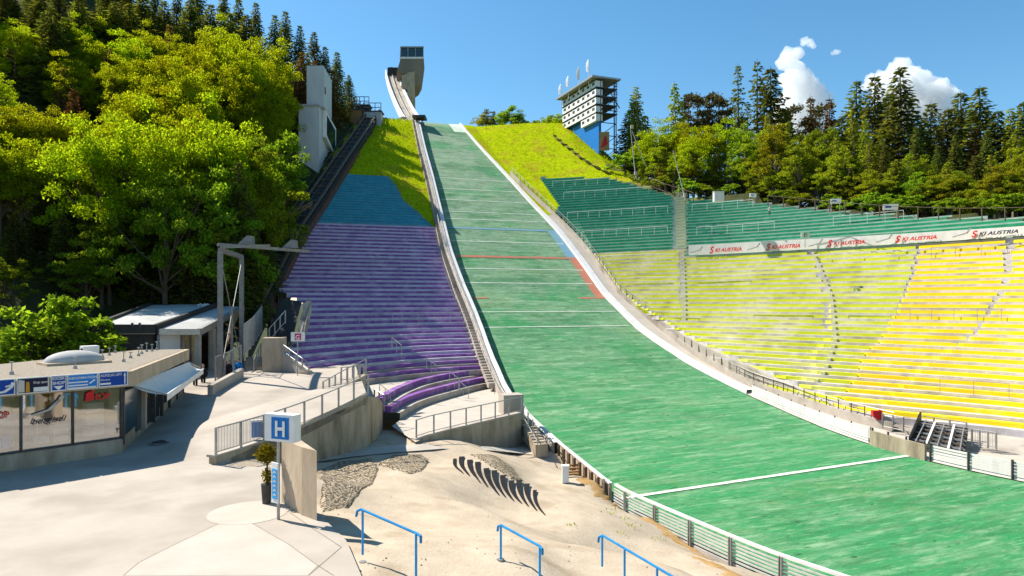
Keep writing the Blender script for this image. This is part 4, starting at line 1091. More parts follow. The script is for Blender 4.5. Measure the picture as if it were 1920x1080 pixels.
# low wall and people at the portal
k0, k1 = plazapt(399,742), plazapt(457,708)
MB_ = MB().wall([k0,k1], [k0.z-.2,k1.z-.2], [k0.z+.62,k1.z+.62], .3).build('low_wall','concrete'); tag(MB_,'low concrete wall at the foot of the steel portal','wall')
fnc = [P(457,700,46), P(470,672,52), P(492,640,58)]
railing('railing', 'tall grey bar fence along the lower end of the inclined track', 'railing', [P(458,668,47),P(474,650,52),P(491,622,58)], 2.2, slat=True, npost=6)
railing('railing', 'bar railing in front of the inclined track beside the steel portal', 'railing', [P(404,716,44),P(430,704,46),P(452,690,48)], 1.6, slat=True, npost=3)
# ------------------------------------------------------------------ inclined track (funicular)
tr_ = thing('funicular_track', TP(40), 'dark inclined funicular track climbing between the forest and the stands', 'track')
tvs = [v for v in TVS if v >= 32]
def tz(v): return 1.2
TA = [TP(v,0,tz(v)) for v in tvs]
b = MB(); b.strip([TP(v,1.1,tz(v)) for v in tvs],[TP(v,-1.1,tz(v)) for v in tvs]); b.strip([TP(v,-1.1,tz(v)) for v in tvs],[TP(v,-1.1,tz(v)-2.2) for v in tvs]); b.strip([TP(v,1.1,tz(v)-2.2) for v in tvs],[TP(v,1.1,tz(v)) for v in tvs]); b.build('track_bed','darkwall',tr_)
for off in (-.9,.9): MB().path([TP(v,off,tz(v)+.5) for v in tvs], .16, 5).build('side_beam','brownsteel',tr_)
for off in (-.45,.45): MB().path([TP(v,off,tz(v)+.12) for v in tvs], .05, 5).build('rail','brownsteel',tr_)
b = MB()
for i in range(len(tvs)): b.beam(TP(tvs[i],-.9,tz(0)+.08), TP(tvs[i],.9,tz(0)+.08), .25, .12)
b.build('sleeper','brownsteel',tr_)
b = MB(); b.path([TP(v,1.3,tz(v)+1.1) for v in tvs], .035, 5)
for v in tvs: b.tube(TP(v,1.3,tz(v)-.2), TP(v,1.3,tz(v)+1.1), .035, n=5)
b.build('handrail','darksteel',tr_)
# timber trestle at the bottom of the track
b = MB()
for i in range(5): b.beam(P(424+i*4,648-i*12,50+i), P(440+i*4,590-i*4,53+i), .16,.16)
for i in range(3): b.beam(P(424,640-i*16,50), P(446,652-i*18,52), .1,.1)
tag(b.build('timber_trestle','wood'), 'brown timber bracing seen through the steel portal', 'trestle')
b = MB(); pts = [P(549,396,84),P(586,380,86),P(582,396,86),P(551,408,84)]
for i in range(5): b.beam(P(548+i*8,404-i*3,84), P(553+i*8,392-i*3,84.5), .1,.1)
b.beam(P(546,408,84),P(585,383,86),.14,.14); b.beam(P(549,398,84),P(586,378,86),.14,.14)
tag(b.build('timber_rack','wood'), 'small pale timber rack on the track beside the teal stand', 'rack')
# retaining wall between track and stand, stairs and wall bits at its foot
vs = [v for v in TVS if 40 <= v <= 80]
b = MB(); b.wall([TP(v,-1.4) for v in vs], [TP(v).z-3 for v in vs], [TP(v).z+.9 for v in vs], .3); tag(b.build('retaining_wall','brownwall'),'reddish brown retaining wall between the track and the stand','wall')
cbk = P(515,668,50); o = tag(MB().box(V3(cbk.x,cbk.y,2.35),(1.5,1.4,2.6),(1,.2,0)).build('concrete_block','tan'), 'tan concrete cube beside the stairs left of the purple stand', 'concrete block')
b = MB()
for i in range(8): b.box(P(483,701-i*4.2,50+i*.45)+V3(0,0,0),(1.7,.45,.18),(1,.25,0))
o = tag(b.build('stair_flight','tan'), 'tan concrete stair climbing beside the cube, left of the purple stand', 'stairs')
railing('railing','steel handrail up the middle of the tan stair','railing',[P(476,700,49.8),P(489,668,53.5)],1.0,npost=3)
b = MB(); b.extrude([P(529,660,49.5),P(529,703,49.5),P(582,703,47.5),P(575,696,47.5)], V3(.2,.5,0)); tag(b.build('parapet','concrete'),'low sloping parapet at the lower left corner of the purple stand','wall')
railing('railing','thin sloping railing on the parapet under the red G sign','railing',[P(531,662,49.2),P(579,697,47.2)],.6,npost=4)
b = MB(); b.extrude([P(562,598,56),P(556,640,54),P(561,640,54),P(575,585,57),P(574,564,57)], V3(.3,.4,0)); tag(b.build('parapet','concrete'),'pale lit stair parapet cutting into the purple rows','wall')
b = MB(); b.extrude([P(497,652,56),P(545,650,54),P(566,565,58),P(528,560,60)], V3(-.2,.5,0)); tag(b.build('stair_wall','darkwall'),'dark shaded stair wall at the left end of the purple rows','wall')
railing('railing','handrail of the shaded stair beside the purple rows','railing',[P(505,640,53),P(535,606,54.5)],1.0,npost=3)
# G sign
gq = P(558,668,47.0); gs = thing('sign', gq, 'white square sign with a red G on a thin pole', 'sign')
MB().tube(V3(gq.x,gq.y,1.0), P(558,640,47.0), .04).build('pole','steel',gs)
MB().box(P(558.5,631.5,47.0),(.95,.06,.62)).build('panel','white_paint',gs); MB().box(P(558.5,631.5,46.95),(.42,.04,.44)).build('emblem','pink',gs)
lettering('lettering','G', P(554,636.5,46.9), (1,0,0),(0,0,1), .44,'white_paint',gs,width=.28,bold=.02)
# ------------------------------------------------------------------ H stop sign
hq = plazapt(522,974); Yh = hq.y; hs = thing('stop_sign', hq, 'bus stop sign, white H on blue in a white box on a post', 'stop sign')
MB().tube(hq, V3(hq.x,hq.y,HC+(CY-826)/F*Yh), .045, n=10).build('post','steel',hs)
hr = V3(.93,-.36,0).normalized(); hn = V3(-.36,-.93,0)
cen = P(530,801,Yh); cen = V3(cen.x,cen.y,cen.z)
MB().box(cen,(1.03,.32,.78),hr).build('box','white_paint',hs); cb = cen+hn*.17+hr*.05; MB().box(cb,(.60,.03,.62),hr).build('panel','blue_paint',hs)
lettering('lettering','H', cb-hr*.17-V3(0,0,.215)+hn*.02, hr,(0,0,1),.6,'white_paint',hs,width=.34,bold=.03)
tp = P(516,905,Yh-.05); ts = MB().box(V3(tp.x,tp.y,tp.z),(.30,.05,1.15),(.8,-.6,0)).build('timetable','white_paint',hs); MB().box(V3(tp.x,tp.y-.03,tp.z-.03),(.24,.03,.86),(.8,-.6,0)).build('timetable_panel','sky_blue_paint',hs)
b = MB()
for k in range(6):
    q = V3(tp.x-.03,tp.y-.062,tp.z-.36+k*.13); b.add([q+V3(-.05,.04,0),q+V3(.1,-.055,.02),q+V3(.04,-.02,.08)],[(0,1,2)])
b.build('symbols','white_paint',hs)
# tall concrete pillar beside it
pl = plazapt(562,958); pil = [plazapt(528,942), plazapt(566,966), P(594,962,19.6), P(556,930,21.6)]
pb_ = [V3(p.x,p.y,-.5) for p in pil]
zt_ = HC+(CY-840)/F*20.0
pil_o = tag(MB().hexa(pb_, [V3(p.x,p.y,zt_) for p in pil]).build('concrete_pillar','tan'), 'broad tan concrete pillar standing beside the H stop sign', 'pillar')
# topiary in a dark planter
tq = plazapt(500,944); to = thing('topiary_tree', tq, 'potted topiary tree with a yellow-green ball crown by the stop sign', 'topiary tree')
b = MB(); b.tube(tq, tq+V3(0,0,.62), .13,.17,12); b.build('planter','darksteel',to)
b = MB(); b.tube(tq+V3(0,0,.5), tq+V3(.02,0,1.3), .03); b.build('trunk','bark',to)
rng = np.random.default_rng(5)
def leafcloud(P_, size, rng, flat=0.0, droop=None, aspect=.6):
    n = len(P_); a = rng.normal(size=(n,3)); a /= np.linalg.norm(a,axis=1)[:,None]
    if droop is not None: a = a*.6+droop; a /= np.linalg.norm(a,axis=1)[:,None]
    c = rng.normal(size=(n,3)); c[:,2] += flat*2; b_ = np.cross(a,c); b_ /= (np.linalg.norm(b_,axis=1)[:,None]+1e-6)
    s = (size*rng.uniform(.6,1.3,n))[:,None]; a = a*s; b_ = b_*s*aspect
    V = np.stack([P_-a*.1, P_+a*.45+b_*.5, P_+a, P_+a*.45-b_*.5], 1).reshape(-1,3); return V
def leafobj(name, V, m, parent=None, org=None):
    n = len(V)//4; me = bpy.data.meshes.new(name); me.vertices.add(n*4)
    if parent is not None: V = V-np.array(ORG[parent.name])
    me.vertices.foreach_set('co', V.astype(np.float32).ravel()); me.loops.add(n*4); me.loops.foreach_set('vertex_index', np.arange(n*4,dtype=np.int32))
    me.polygons.add(n); me.polygons.foreach_set('loop_start', np.arange(0,n*4,4,dtype=np.int32)); me.polygons.foreach_set('loop_total', np.full(n,4,dtype=np.int32)); me.update(calc_edges=True)
    me.materials.append(M[m]); o = bpy.data.objects.new(name, me); C.objects.link(o)
    if parent: o.parent = parent; ORG[o.name] = ORG[parent.name]
    return o
def ball(c, r, n, rng, sq=1.0):
    d = rng.normal(size=(n,3)); d /= np.linalg.norm(d,axis=1)[:,None]; return np.array(c)+d*(r*rng.uniform(.55,1.05,n)[:,None])*np.array([1,1,sq])
V = leafcloud(np.concatenate([ball(tq+V3(-.02,0,1.55),.3,900,rng), ball(tq+V3(.03,0,.85),.17,260,rng,1.4)]), .085, rng)
leafobj('foliage', V, 'topiary', to)
# blue poster case behind the railing
bq = P(481,822,28.5); bp_ = thing('poster_case', bq, 'blue poster case behind the slatted plaza railing', 'poster case')
MB().box(bq+V3(0,.3,.33),(.62,.14,.66),(.9,.4,0)).build('case','blue_paint',bp_); MB().box(bq+V3(0,.3,.69),(.68,.2,.08),(.9,.4,0)).build('cap','white_paint',bp_)
sl_ = plazapt(396,807,1.0); 
# ------------------------------------------------------------------ inrun tower
TY = 165
tw = thing('inrun_tower', P(768,230,TY), 'ski jump tower with glass topped cantilever head and curved inrun', 'ski jump tower')
hd = [(752,108),(794.5,108),(796,128),(794,144),(788,155),(780,161),(773,158),(764,140),(744,133)]
MB().extrude([P(x,y,TY) for x,y in hd][::-1], V3(-1.75,10,0)).build('head','beige_tower',tw)
MB().extrude([P(x,y,TY-.1) for x,y in [(751,106.5),(795,106.5),(795,110),(751,110)]][::-1], V3(-1.8,10.3,0)).build('white_band','white_paint',tw)
tg = MB().extrude([P(x,y,TY+.2) for x,y in [(751.5,88.5),(793.5,88.5),(793.5,106.6),(751.5,106.6)]][::-1], V3(-1.6,9.5,0)).build('glass_room','glass',tw)
for px in (751.5,765,779,793.7): MB().box(P(px,97.5,TY+.1),(.14,.14,2.5)).build('mullion','steel',tw)
MB().extrude([P(x,y,TY-.2) for x,y in [(750.5,86.6),(794.5,86.6),(794.5,88.8),(750.5,88.8)]][::-1], V3(-1.85,10.6,0)).build('roof','steel',tw)
MB().extrude([P(x,y,TY-.6) for x,y in [(763,136),(778,134),(779,240),(766,240)]][::-1], V3(-.8,5,0)).build('shaft','tan',tw)
MB().extrude([P(x,y,TY-.3) for x,y in [(754,142),(764,137),(764,169),(752,163)]][::-1], V3(0,3,0)).build('landing_room','tan',tw)
ir = [(734.5,136,176),(737,148,173),(740.5,160,169),(745,172,165),(750,184,160.5),(755.5,196,156),(761.5,208,151),(768,219,146),(777,231,138)]
c0 = [P(*q) for q in ir]
def side(off, dz): return [p+V3(off,0,dz) for p in c0]
MB().strip(side(-1.4,0),side(1.4,0)).strip(side(-1.4,-1.3),side(-1.4,0)).strip(side(1.4,0),side(1.4,-1.3)).strip(side(1.4,-1.3),side(-1.4,-1.3)).build('inrun','concrete',tw)
for off in (-1.7,1.4): 
    b = MB(); b.strip(side(off,-1.1),side(off,.75)); b.strip(side(off,.75),side(off+.3,.75)); b.strip(side(off+.3,.75),side(off+.3,-1.1)); b.build('parapet','white_paint',tw)
MB().path(side(0,.25),.2,5).build('track_cover','concrete',tw)
MB().box(P(738,141,176),(2.6,3,3.0)).build('start_room','darkwall',tw); MB().box(P(734,132,177),(.6,.6,1.6)).build('start_post','steel',tw)
b = MB()
arch = [P(753+22*math.cos(a)*.45+2, 236-15*math.sin(a), 139) for a in [math.pi*i/12 for i in range(13)]]
b.path(arch, .35, 6); b.build('arch','concrete',tw)
# lower inrun table beside the slope top
tag(MB().box(P(787,221,128),(2.4,3,.35)).build('take_off_shelter','darksteel'),'low dark take-off shelter at the top of the slope','shelter')
# ------------------------------------------------------------------ judges tower
JL, JR = P(1055,188,130), P(1118,150,117.5); jz = (JL.z+JR.z)/2
jd = V3(JR.x-JL.x,JR.y-JL.y,0); jl = jd.length; jd.normalize(); jn = V3(jd.y,-jd.x,0); jn = jn if jn.x < 0 else -jn; jb = -jn
j0 = V3(JL.x,JL.y,0)
jt = thing('judges_tower', V3(JL.x,JL.y,38), 'white judges tower with rows of small windows above a blue wall on the grass', 'judges tower')
nfl = 4; zb0 = jz-5.6
for k in range(nfl):
    zf = zb0+k*1.45-(0 if k else 0); ext = 0 if k else 0
    for i in range(7):
        if k == 0 and i in (3,): pass
        a = j0+jd*(jl*i/7+.06); c = j0+jd*(jl*(i+1)/7-.06)
        MB().box(V3((a.x+c.x)/2,(a.y+c.y)/2,zf+.55)+jb*.6,((c-a).length,1.3,1.1),jd).build('cabin','white_paint',jt)
        MB().box(V3((a.x+c.x)/2,(a.y+c.y)/2,zf+.72)-jb*.08,((c-a).length*.45,.06,.42),jd).build('window','darksteel',jt)
    MB().box(j0+jd*jl/2+jb*2.0+V3(0,0,zf-.06),(jl+.3,4.2,.14),jd).build('floor','darksteel',jt)
MB().box(j0+jd*jl/2+jb*1.7+V3(0,0,jz+.35),(jl+1.2,5.6,.3),jd).build('roof','steel',jt)
# lower right cabins
for i in range(4,7):
    a = j0+jd*(jl*i/7+.06); c = j0+jd*(jl*(i+1)/7-.06); zf = zb0-1.45
    MB().box(V3((a.x+c.x)/2,(a.y+c.y)/2,zf+.6)+jb*.6,((c-a).length,1.3,1.2),jd).build('cabin','white_paint',jt)
    MB().box(V3((a.x+c.x)/2,(a.y+c.y)/2,zf+.75)-jb*.08,((c-a).length*.45,.06,.42),jd).build('window','darksteel',jt)
pl_ = [j0+jd*0+jb*.5+V3(0,0,zb0-.08), j0+jd*(jl*.57)+jb*.5+V3(0,0,zb0-.08), j0+jd*(jl*.57)+jb*.5+V3(0,0,zb0-1.5), j0+jd*jl+jb*.5+V3(0,0,zb0-1.5), j0+jd*jl+jb*.5+V3(0,0,26), j0+jb*.5+V3(0,0,34)]
MB().extrude(pl_, jb*.3).build('blue_wall','blue_paint',jt)
for i in range(3):
    for dd in (.9,3.6):
        q = j0+jd*(jl*(.15+.42*i))+jb*dd; MB().box(V3(q.x,q.y,(26+jz)/2),(.16,.16,jz-26),jd).build('column','darksteel',jt)
e0 = j0+jd*jl
for z in [24+i*2.2 for i in range(9)]:
    MB().beam(e0+jb*.9+V3(0,0,z), e0+jb*3.9+V3(0,0,z), .12,.12).build('side_beam','darksteel',jt)
    b = MB(); b.tube(e0+jb*.9+V3(0,0,z), e0+jb*3.9+V3(0,0,z+2.2), .06); b.build('side_brace','darksteel',jt)
MB().beam(e0+jb*3.9+V3(0,0,jz), e0+jb*3.9+V3(0,0,24), .16,.16).build('column','darksteel',jt)
MB().beam(e0+jb*1.2+V3(0,0,jz+.2), e0+jb*4.6+V3(0,0,jz-4.5), .12,.12).build('side_brace','darksteel',jt)
for k in range(4):
    b = MB(); z = zb0+k*1.45+.9; b.tube(e0+jd*.15+jb*1.2+V3(0,0,z), e0+jd*.15+jb*4.2+V3(0,0,z), .05); b.tube(e0+jd*.15+jb*1.2+V3(0,0,z-.4), e0+jd*.15+jb*4.2+V3(0,0,z-.4), .05); b.build('side_rail','darksteel',jt)
for i, (px, yb, yt, Y) in enumerate(((1052,192,158,129),(1066,178,143,126),(1086,165,126,122),(1104,152,112,119))):
    q = P(px,yb,Y); t_ = P(px,yt,Y); fl = thing('flag', q, f'white feather flag on the judges tower roof, {ordinal(i)} from the left', 'flag', 'white flags on the judges tower')
    MB().tube(q-V3(0,0,.8), t_, .07, .04).build('pole','white_paint',fl); hgt = t_.z-q.z
    n_ = 8; A = [t_-V3(0,0,hgt*.62*k/n_) for k in range(n_+1)]; Bq = [p+V3(-.5*math.sin(min(1,(k+1)/n_*1.6)*math.pi*.5)*(1 if k < n_ else .3),-.1-.08*math.sin(k),0) for k, p in enumerate(A)]
    b = MB(); b.strip(A,Bq); b.strip([p+V3(0,.04,0) for p in Bq],[p+V3(0,.04,0) for p in A]); b.build('cloth','flagcloth',fl)
sg = thing('sponsor_board', P(1132,268,116), 'red and white board under the steel frame of the judges tower', 'board')
MB().box(P(1133,265,116.5),(1.7,.1,3.2),(1,-.2,0)).build('panel','earth',sg); b = MB()
for k in range(4): b.beam(P(1127+k*2,276-k*5,116.3), P(1139-k,268-k*4,116.3), .3,.06,(0,-1,0))
b.build('emblem','red',sg)
# ------------------------------------------------------------------ white lift building in the forest
lb = thing('lift_building', P(590,345,100), 'tall white stepped building with a side window between forest and track', 'building')
def skew(b, x0, x1, xr, yt, yb, Y, dep):
    a, c = P(x0,yt,Y), P(x1,yt,Y); r_ = P(xr,yt,Y+dep); zb = HC+(CY-yb)/F*Y
    q = [V3(a.x,a.y,0), V3(c.x,c.y,0), V3(r_.x,r_.y,0), V3(r_.x-(c.x-a.x),r_.y,0)]; return b.hexa([V3(p.x,p.y,zb) for p in q],[V3(p.x,p.y,a.z) for p in q])
skew(MB(),560,598,628,198,370,100,13).build('lower_block','wall_white',lb)
skew(MB(),575,607,622,123,200,101,7).build('upper_block','wall_white',lb)
skew(MB(),559,599,629,195,198.5,99.8,13.3).build('roof_edge','roofgrey',lb)
def onside(f, z): a, c = P(598,200,100), P(628,200,113); return V3(a.x+(c.x-a.x)*f+.06, a.y+(c.y-a.y)*f-.03, z)
def zz(py, Y): return HC+(CY-py)/F*Y
b = MB(); f0,f1 = .18,.85; za,zb_ = zz(212,104),zz(262,104); 
b.hexa([onside(f0,zb_),onside(f1,zb_-1.5),onside(f1,za-.6),onside(f0,za)],[onside(f0,zb_)+V3(.5,0,0),onside(f1,zb_-1.5)+V3(.5,0,0),onside(f1,za-.6)+V3(.5,0,0),onside(f0,za)+V3(.5,0,0)]); wdw = b.build('bay_window','white_paint',lb)
b = MB(); f0,f1 = .24,.78; b.quad(onside(f0,zb_+.5)+V3(.52,0,0),onside(f1,zb_-.9)+V3(.52,0,0),onside(f1,za-1.1)+V3(.52,0,0),onside(f0,za-.5)+V3(.52,0,0)); b.build('pane','glass',lb)
MB().box(P(604,170,102),(1.0,.5,1.0)).build('red_box','brownwall',lb)
b = MB(); b.quad(onside(.4,zz(290,106)),onside(.95,zz(300,110)),onside(.95,zz(325,110)),onside(.4,zz(322,106))); b.build('white_panel','white_paint',lb)  # flat panel, whiter than the wall around it
# machinery huts at the top of the track
for i,(px,py,w_,h_,m,lab) in enumerate(((681,218,2.6,3.4,'darkwall','dark hut with railing at the top of the inclined track'),(700,228,3.2,3.0,'steel','grey start platform with open railing left of the inrun'),(668,222,2.0,2.4,'wood','brown hut half hidden by the forest at the top of the track'))):
    q = P(px,py,127-i*2); o = thing('start_hut', q, lab, 'hut'); MB().box(q,(w_,2.2,h_)).build('wall',m,o); MB().box(q+V3(0,0,h_/2+.1),(w_+.4,2.6,.16)).build('roof','darksteel',o)
    b = MB()
    for k in range(4): b.tube(q+V3(-w_/2+w_*k/3,-1.1,h_/2), q+V3(-w_/2+w_*k/3,-1.1,h_/2+1.6), .07)
    for z in (.8,1.6): b.tube(q+V3(-w_/2,-1.1,h_/2+z), q+V3(w_/2,-1.1,h_/2+z), .07)
    b.build('railing','darksteel',o)
# ------------------------------------------------------------------ banner
cb_ = contour(V_BB); bp2 = [p for p in cb_ if pix(p)[0] >= 1291 and p.y > 20]
bn = thing('banner', bp2[0], 'long white SKI AUSTRIA banner between the green and yellow stands', 'banner')
bhf = lambda p: 1.25-.42*clamp((pix(p)[0]-1290)/630); zb_ = ZBAN-1.0+.06
MB().wall([p-V3(p.x,p.y,0).normalized()*.25 for p in bp2], [zb_]*len(bp2), [zb_+bhf(p) for p in bp2], .08).build('cloth','white_board',bn)
def banpt(px, z):
    for a, c in zip(bp2, bp2[1:]):
        xa, xc = pix(a)[0], pix(c)[0]
        if xa <= px <= xc: 
            f = (px-xa)/(xc-xa); q = a.lerp(c,f); d = (c-a).normalized(); q = q-V3(q.x,q.y,0).normalized()*.33; q.z = z; return q, d
    q = bp2[-1].copy(); q.z = z; return q, (bp2[-1]-bp2[-2]).normalized()
for px0, px1 in ((1331,1391),(1437,1501),(1552,1622),(1679,1757),(1822,1910)):
    q, d = banpt(px0, zb_+.3); q2, _ = banpt(px1, zb_+.3); d = (q2-q); L_ = d.length; d.normalize()
    nrm = d.cross(V3(0,0,1)); q = q+nrm*.10
    k_ = bhf(q)/1.3
    lettering('lettering','S', q+V3(0,0,-.18*k_), d,(0,0,1),1.15*k_,'red',bn,width=L_*.14,shear=.3,bold=.03)
    lettering('lettering','KI AUSTRIA', q+d*L_*.17+V3(0,0,-.05*k_), d,(0,0,1),.62*k_,'red' if px0 < 1800 else 'ink',bn,width=L_*.83,shear=.3,bold=.03)
    e, _ = banpt(px0-35, zb_); e += nrm*.12
    if px0-35 > 1295:
        b = MB(); b.beam(e+V3(0,0,.3), e+d*1.3+V3(0,0,.6), .10,.03,nrm); b.beam(e+d*1.2+V3(0,0,.58), e+d*1.5+V3(0,0,.98), .14,.03,nrm); b.build('skier_emblem','steel',bn)
# ------------------------------------------------------------------ crush barriers on the stands
def barrier(pts, label, group, h=.95, m='white_paint', sp=1.6):
    r_ = thing('crush_barrier', pts[0], label, 'barrier', group); up = V3(0,0,h)
    MB().path([p+up for p in pts], .022, 5).build('rail', m, r_)
    L_ = [0]
    for a, c in zip(pts, pts[1:]): L_.append(L_[-1]+(c-a).length)
    n = max(1,int(L_[-1]/sp)); b = MB()
    for i in range(n+1):
        s = L_[-1]*i/n
        for j in range(len(pts)-1):
            if s <= L_[j+1]+1e-6: q = pts[j].lerp(pts[j+1], (s-L_[j])/max(1e-6,L_[j+1]-L_[j])); break
        MB().tube(q, q+up, .022, n=5).build('post', m, r_)
def barrow(py, side, x0, x1, label, group, rows, m='white_paint', **kw):
    best = None
    for r in rows:
        c = contour(r) if side > 0 else [lpt(r, t*.5, 0) for t in range(0,52)][::-1]
        c = [p for p in c if x0 <= pix(p)[0] <= x1]
        if len(c) < 3: continue
        cc = [c[0]]
        for p in c[1:]:
            if (p-cc[-1]).length > .5: cc.append(p)
        y = sum(pix(p)[1] for p in cc)/len(cc)
        if best is None or abs(y-py) < abs(best[0]-py): best = (y, cc)
    if best and len(best[1]) > 1:
        z = max(p.z for p in best[1]); barrier([V3(p.x,p.y,p.z)+V3(p.x,p.y,0).normalized()*.1 for p in best[1]], label, group, m=m, **kw)
GB = 'crush barriers on the green stand'
for py, x0, x1, t in ((347,1030,1150,'topmost on the left block of the green stand'),(368,1050,1225,'second from the top on the left block of the green stand'),(405,1060,1258,'third from the top on the left block of the green stand'),(444,1090,1255,'lowest on the left block of the green stand'),(392,1296,1425,'highest on the right block of the green stand'),(436,1305,1465,'just above the left end of the white banner'),(418,1560,1700,'on the right part of the green stand above the banner')):
    barrow(py,1,x0,x1,'white crush barrier '+t,GB,ROW_GR)
LB_ = 'crush barriers on the lime stand'
for py, x0, x1, t in ((490,1125,1250,'directly under the green stand, left of the stair strip'),(536,1175,1255,'second from the top, left of the stair strip'),(598,1215,1300,'near the landing slope rail on the lime stand'),(528,1295,1400,'below the left end of the banner'),(596,1400,1520,'in the middle of the lime stand, left of the stair'),(493,1545,1690,'under the middle of the banner on the lime stand'),(600,1575,1670,'right of the middle stair on the lime stand')):
    barrow(py,1,x0,x1,'white crush barrier '+t,LB_,ROW_LOW,m='palesteel',sp=2.2)
for py, x0, x1, t in ((480,1740,1905,'high on the yellow stand'),(600,1700,1880,'in the middle of the yellow stand'),(735,1760,1910,'low on the yellow stand')):
    barrow(py,1,x0,x1,'thin crush barrier '+t,'crush barriers on the yellow stand',ROW_LOW,m='steel')
PBg = 'crush barriers on the purple stand'
for py, x0, x1, t in ((436,595,810,'along the top row of the purple stand'),(452,560,640,'second row from the top, at the left end'),(503,580,760,'in the upper part of the purple stand'),(545,545,640,'at the left end, upper middle of the purple stand'),(608,580,740,'in the middle of the purple stand, left part'),(605,745,880,'in the middle of the purple stand, right part'),(648,705,745,'short one low in the purple stand')):
    barrow(py,-1,x0,x1,'pale crush barrier '+t,PBg,ROW_P,m='steel')
# little stair rails in the curved tiers
for i,(px,py,Y) in enumerate(((735,655,52),(800,692,55),(843,718,53),(712,745,45),(860,735,54))):
    q = P(px,py,Y); r_ = thing('stair_rail', q, ['bent steel stair rail in the lower purple rows','steel stair rail in the upper curved tier','steel stair rail in the lower curved tier','steel stair rail at the left end of the curved tiers','short steel stair rail at the front of the curved tiers'][i], 'handrail')
    MB().path([q, q+V3(0,0,.9), q+V3(.8,-.5,.35), q+V3(.8,-.5,-.55)], .028, 5).build('rail','steel',r_); MB().tube(q+V3(.4,-.25,-.3), q+V3(.4,-.25,.62), .02).build('post','steel',r_)
# ------------------------------------------------------------------ rail along the right walkway
wr = thing('walkway_railing', W(30), 'long steel railing between the walkway and the right stands', 'railing')
wv = [v for v in VS if 5 <= v <= 76]
MB().path([W(v,1.3) for v in wv], .03, 5).build('top_rail','steel',wr); MB().path([W(v,.95) for v in wv], .02, 5).build('middle_rail','steel',wr)
for v in [6+i*1.25 for i in range(56)]:
    MB().box(W(v,.7)-CC*.12,(.06,.06,1.25)).build('post','brownsteel',wr)
b = MB(); b.wall([W(v,0)-CC*.05 for v in wv], [W(v).z-1.2 for v in wv], [W(v).z+.62 for v in wv], .18); tag(b.build('kerb_wall','concrete'),'low concrete kerb wall under the railing of the right stands','wall')
# dark cable along the walkway
cv = [RP(v,.1).lerp(W(v),.28)+V3(0,0,.25) for v in VS if 20 <= v <= 62]; tag(MB().path(cv,.035,5).build('cable','darksteel'),'dark cable running down the pale walkway beside the slope','cable')
# outrun boards on the far side
ob1 = thing('board_fence', RP(10), 'white board fence along the far edge of the green outrun', 'fence')
bv = [VS[0]+i*.5 for i in range(0,150)]
v1a, v1b = v_at(744,1), v_at(832,1)
bv = [v1b+(v1a-v1b)*i/30 for i in range(31)]
for k in range(6): MB().wall([RP(v,.15) for v in bv], [RP(v).z+.02+k*.17 for v in bv], [RP(v).z+.15+k*.17 for v in bv], .04).build('board','white_board',ob1)
for i in range(9): MB().box(RP(v1b+(v1a-v1b)*i/8,.3,.5),(.08,.08,1.2)).build('post','steel',ob1)
v2a, v2b = v_at(834,1), v_at(884,1)
gv = [v2b+(v2a-v2b)*i/20 for i in range(21)]
o2 = thing('outrun_wall', RP(gv[0]), 'plain concrete barrier wall at the far end of the finish line', 'wall')
MB().wall([RP(v,.15) for v in gv], [RP(v).z-.4 for v in gv], [RP(v).z+.95 for v in gv], .2).build('wall','concrete_wall',o2)
for f in (.02,.33,.66,.97): MB().box(RP(v2b+(v2a-v2b)*f,.08,.5),(.1,.06,1.3)).build('post','darksteel',o2)
ob3 = thing('board_fence', RP(-8), 'white slatted fence at the right edge beyond the concrete barrier', 'fence')
bv = [v2b-.2-i*.5 for i in range(0,40)]; bv = [v for v in bv if v > -26]
for k in range(6): MB().wall([RP(v,.15) for v in bv], [RP(v).z+.02+k*.17 for v in bv], [RP(v).z+.14+k*.17 for v in bv], -.04).build('board','white_board',ob3)
for i in range(8): MB().box(RP(v2b-.3-i*2.2,.05,.5),(.1,.08,1.2)).build('post','darksteel',ob3)
# dark frame pit in the walkway
def bank(px, f, dz):
    a_, b_ = -10.0, 30.0
    for _ in range(40):
        m_ = (a_+b_)/2; q = RP(m_).lerp(W(m_), f)
        if pix(q)[0] > px: a_ = m_
        else: b_ = m_
    q = RP(a_).lerp(W(a_), f); q.z += dz; return q
A0, A1, A2, A3 = bank(1705,.28,.30), bank(1808,.28,.30), bank(1815,.95,.95), bank(1726,.95,.95)
pit = thing('steel_platform', A0, 'dark steel scaffold platform with pale struts in the concrete bank', 'platform')
slab([A0,A1,A2,A3], .2).build('base','darksteel',pit)
for i in range(7):
    f = i/6; MB().beam(A0.lerp(A3,f)+V3(0,0,.12), A1.lerp(A2,f)+V3(0,0,.12), .09,.09).build('rail','steel' if i%2 else 'brownsteel',pit)
for i in range(5):
    f = .12+i*.2; MB().beam(A0.lerp(A1,f)+V3(0,0,.25), A3.lerp(A2,f)+V3(0,0,.25), .12 if i%2 else .06,.08).build('strut','white_board' if i%2 else 'steel',pit)
MB().extrude([A0+V3(-.05,0,-.2),A3+V3(-.05,0,-.2),A3+V3(-.05,0,.75),A0+V3(-.05,0,.45)], V3(.15,.05,0)).build('end_plate','darksteel',pit)
railing('railing','steel railing left of the scaffold platform','railing',[bank(1655,.8,.3),bank(1694,.8,.3)],1.0,slat=True,npost=2)
railing('railing','steel railing on the upper side of the scaffold platform','railing',[bank(1722,1.0,.4),bank(1790,1.0,.4),bank(1812,1.0,.4)],1.0,npost=3)
railing('railing','steel railing with bars right of the scaffold platform','railing',[bank(1822,.8,.3),bank(1868,.8,.3)],1.0,slat=True,npost=3)
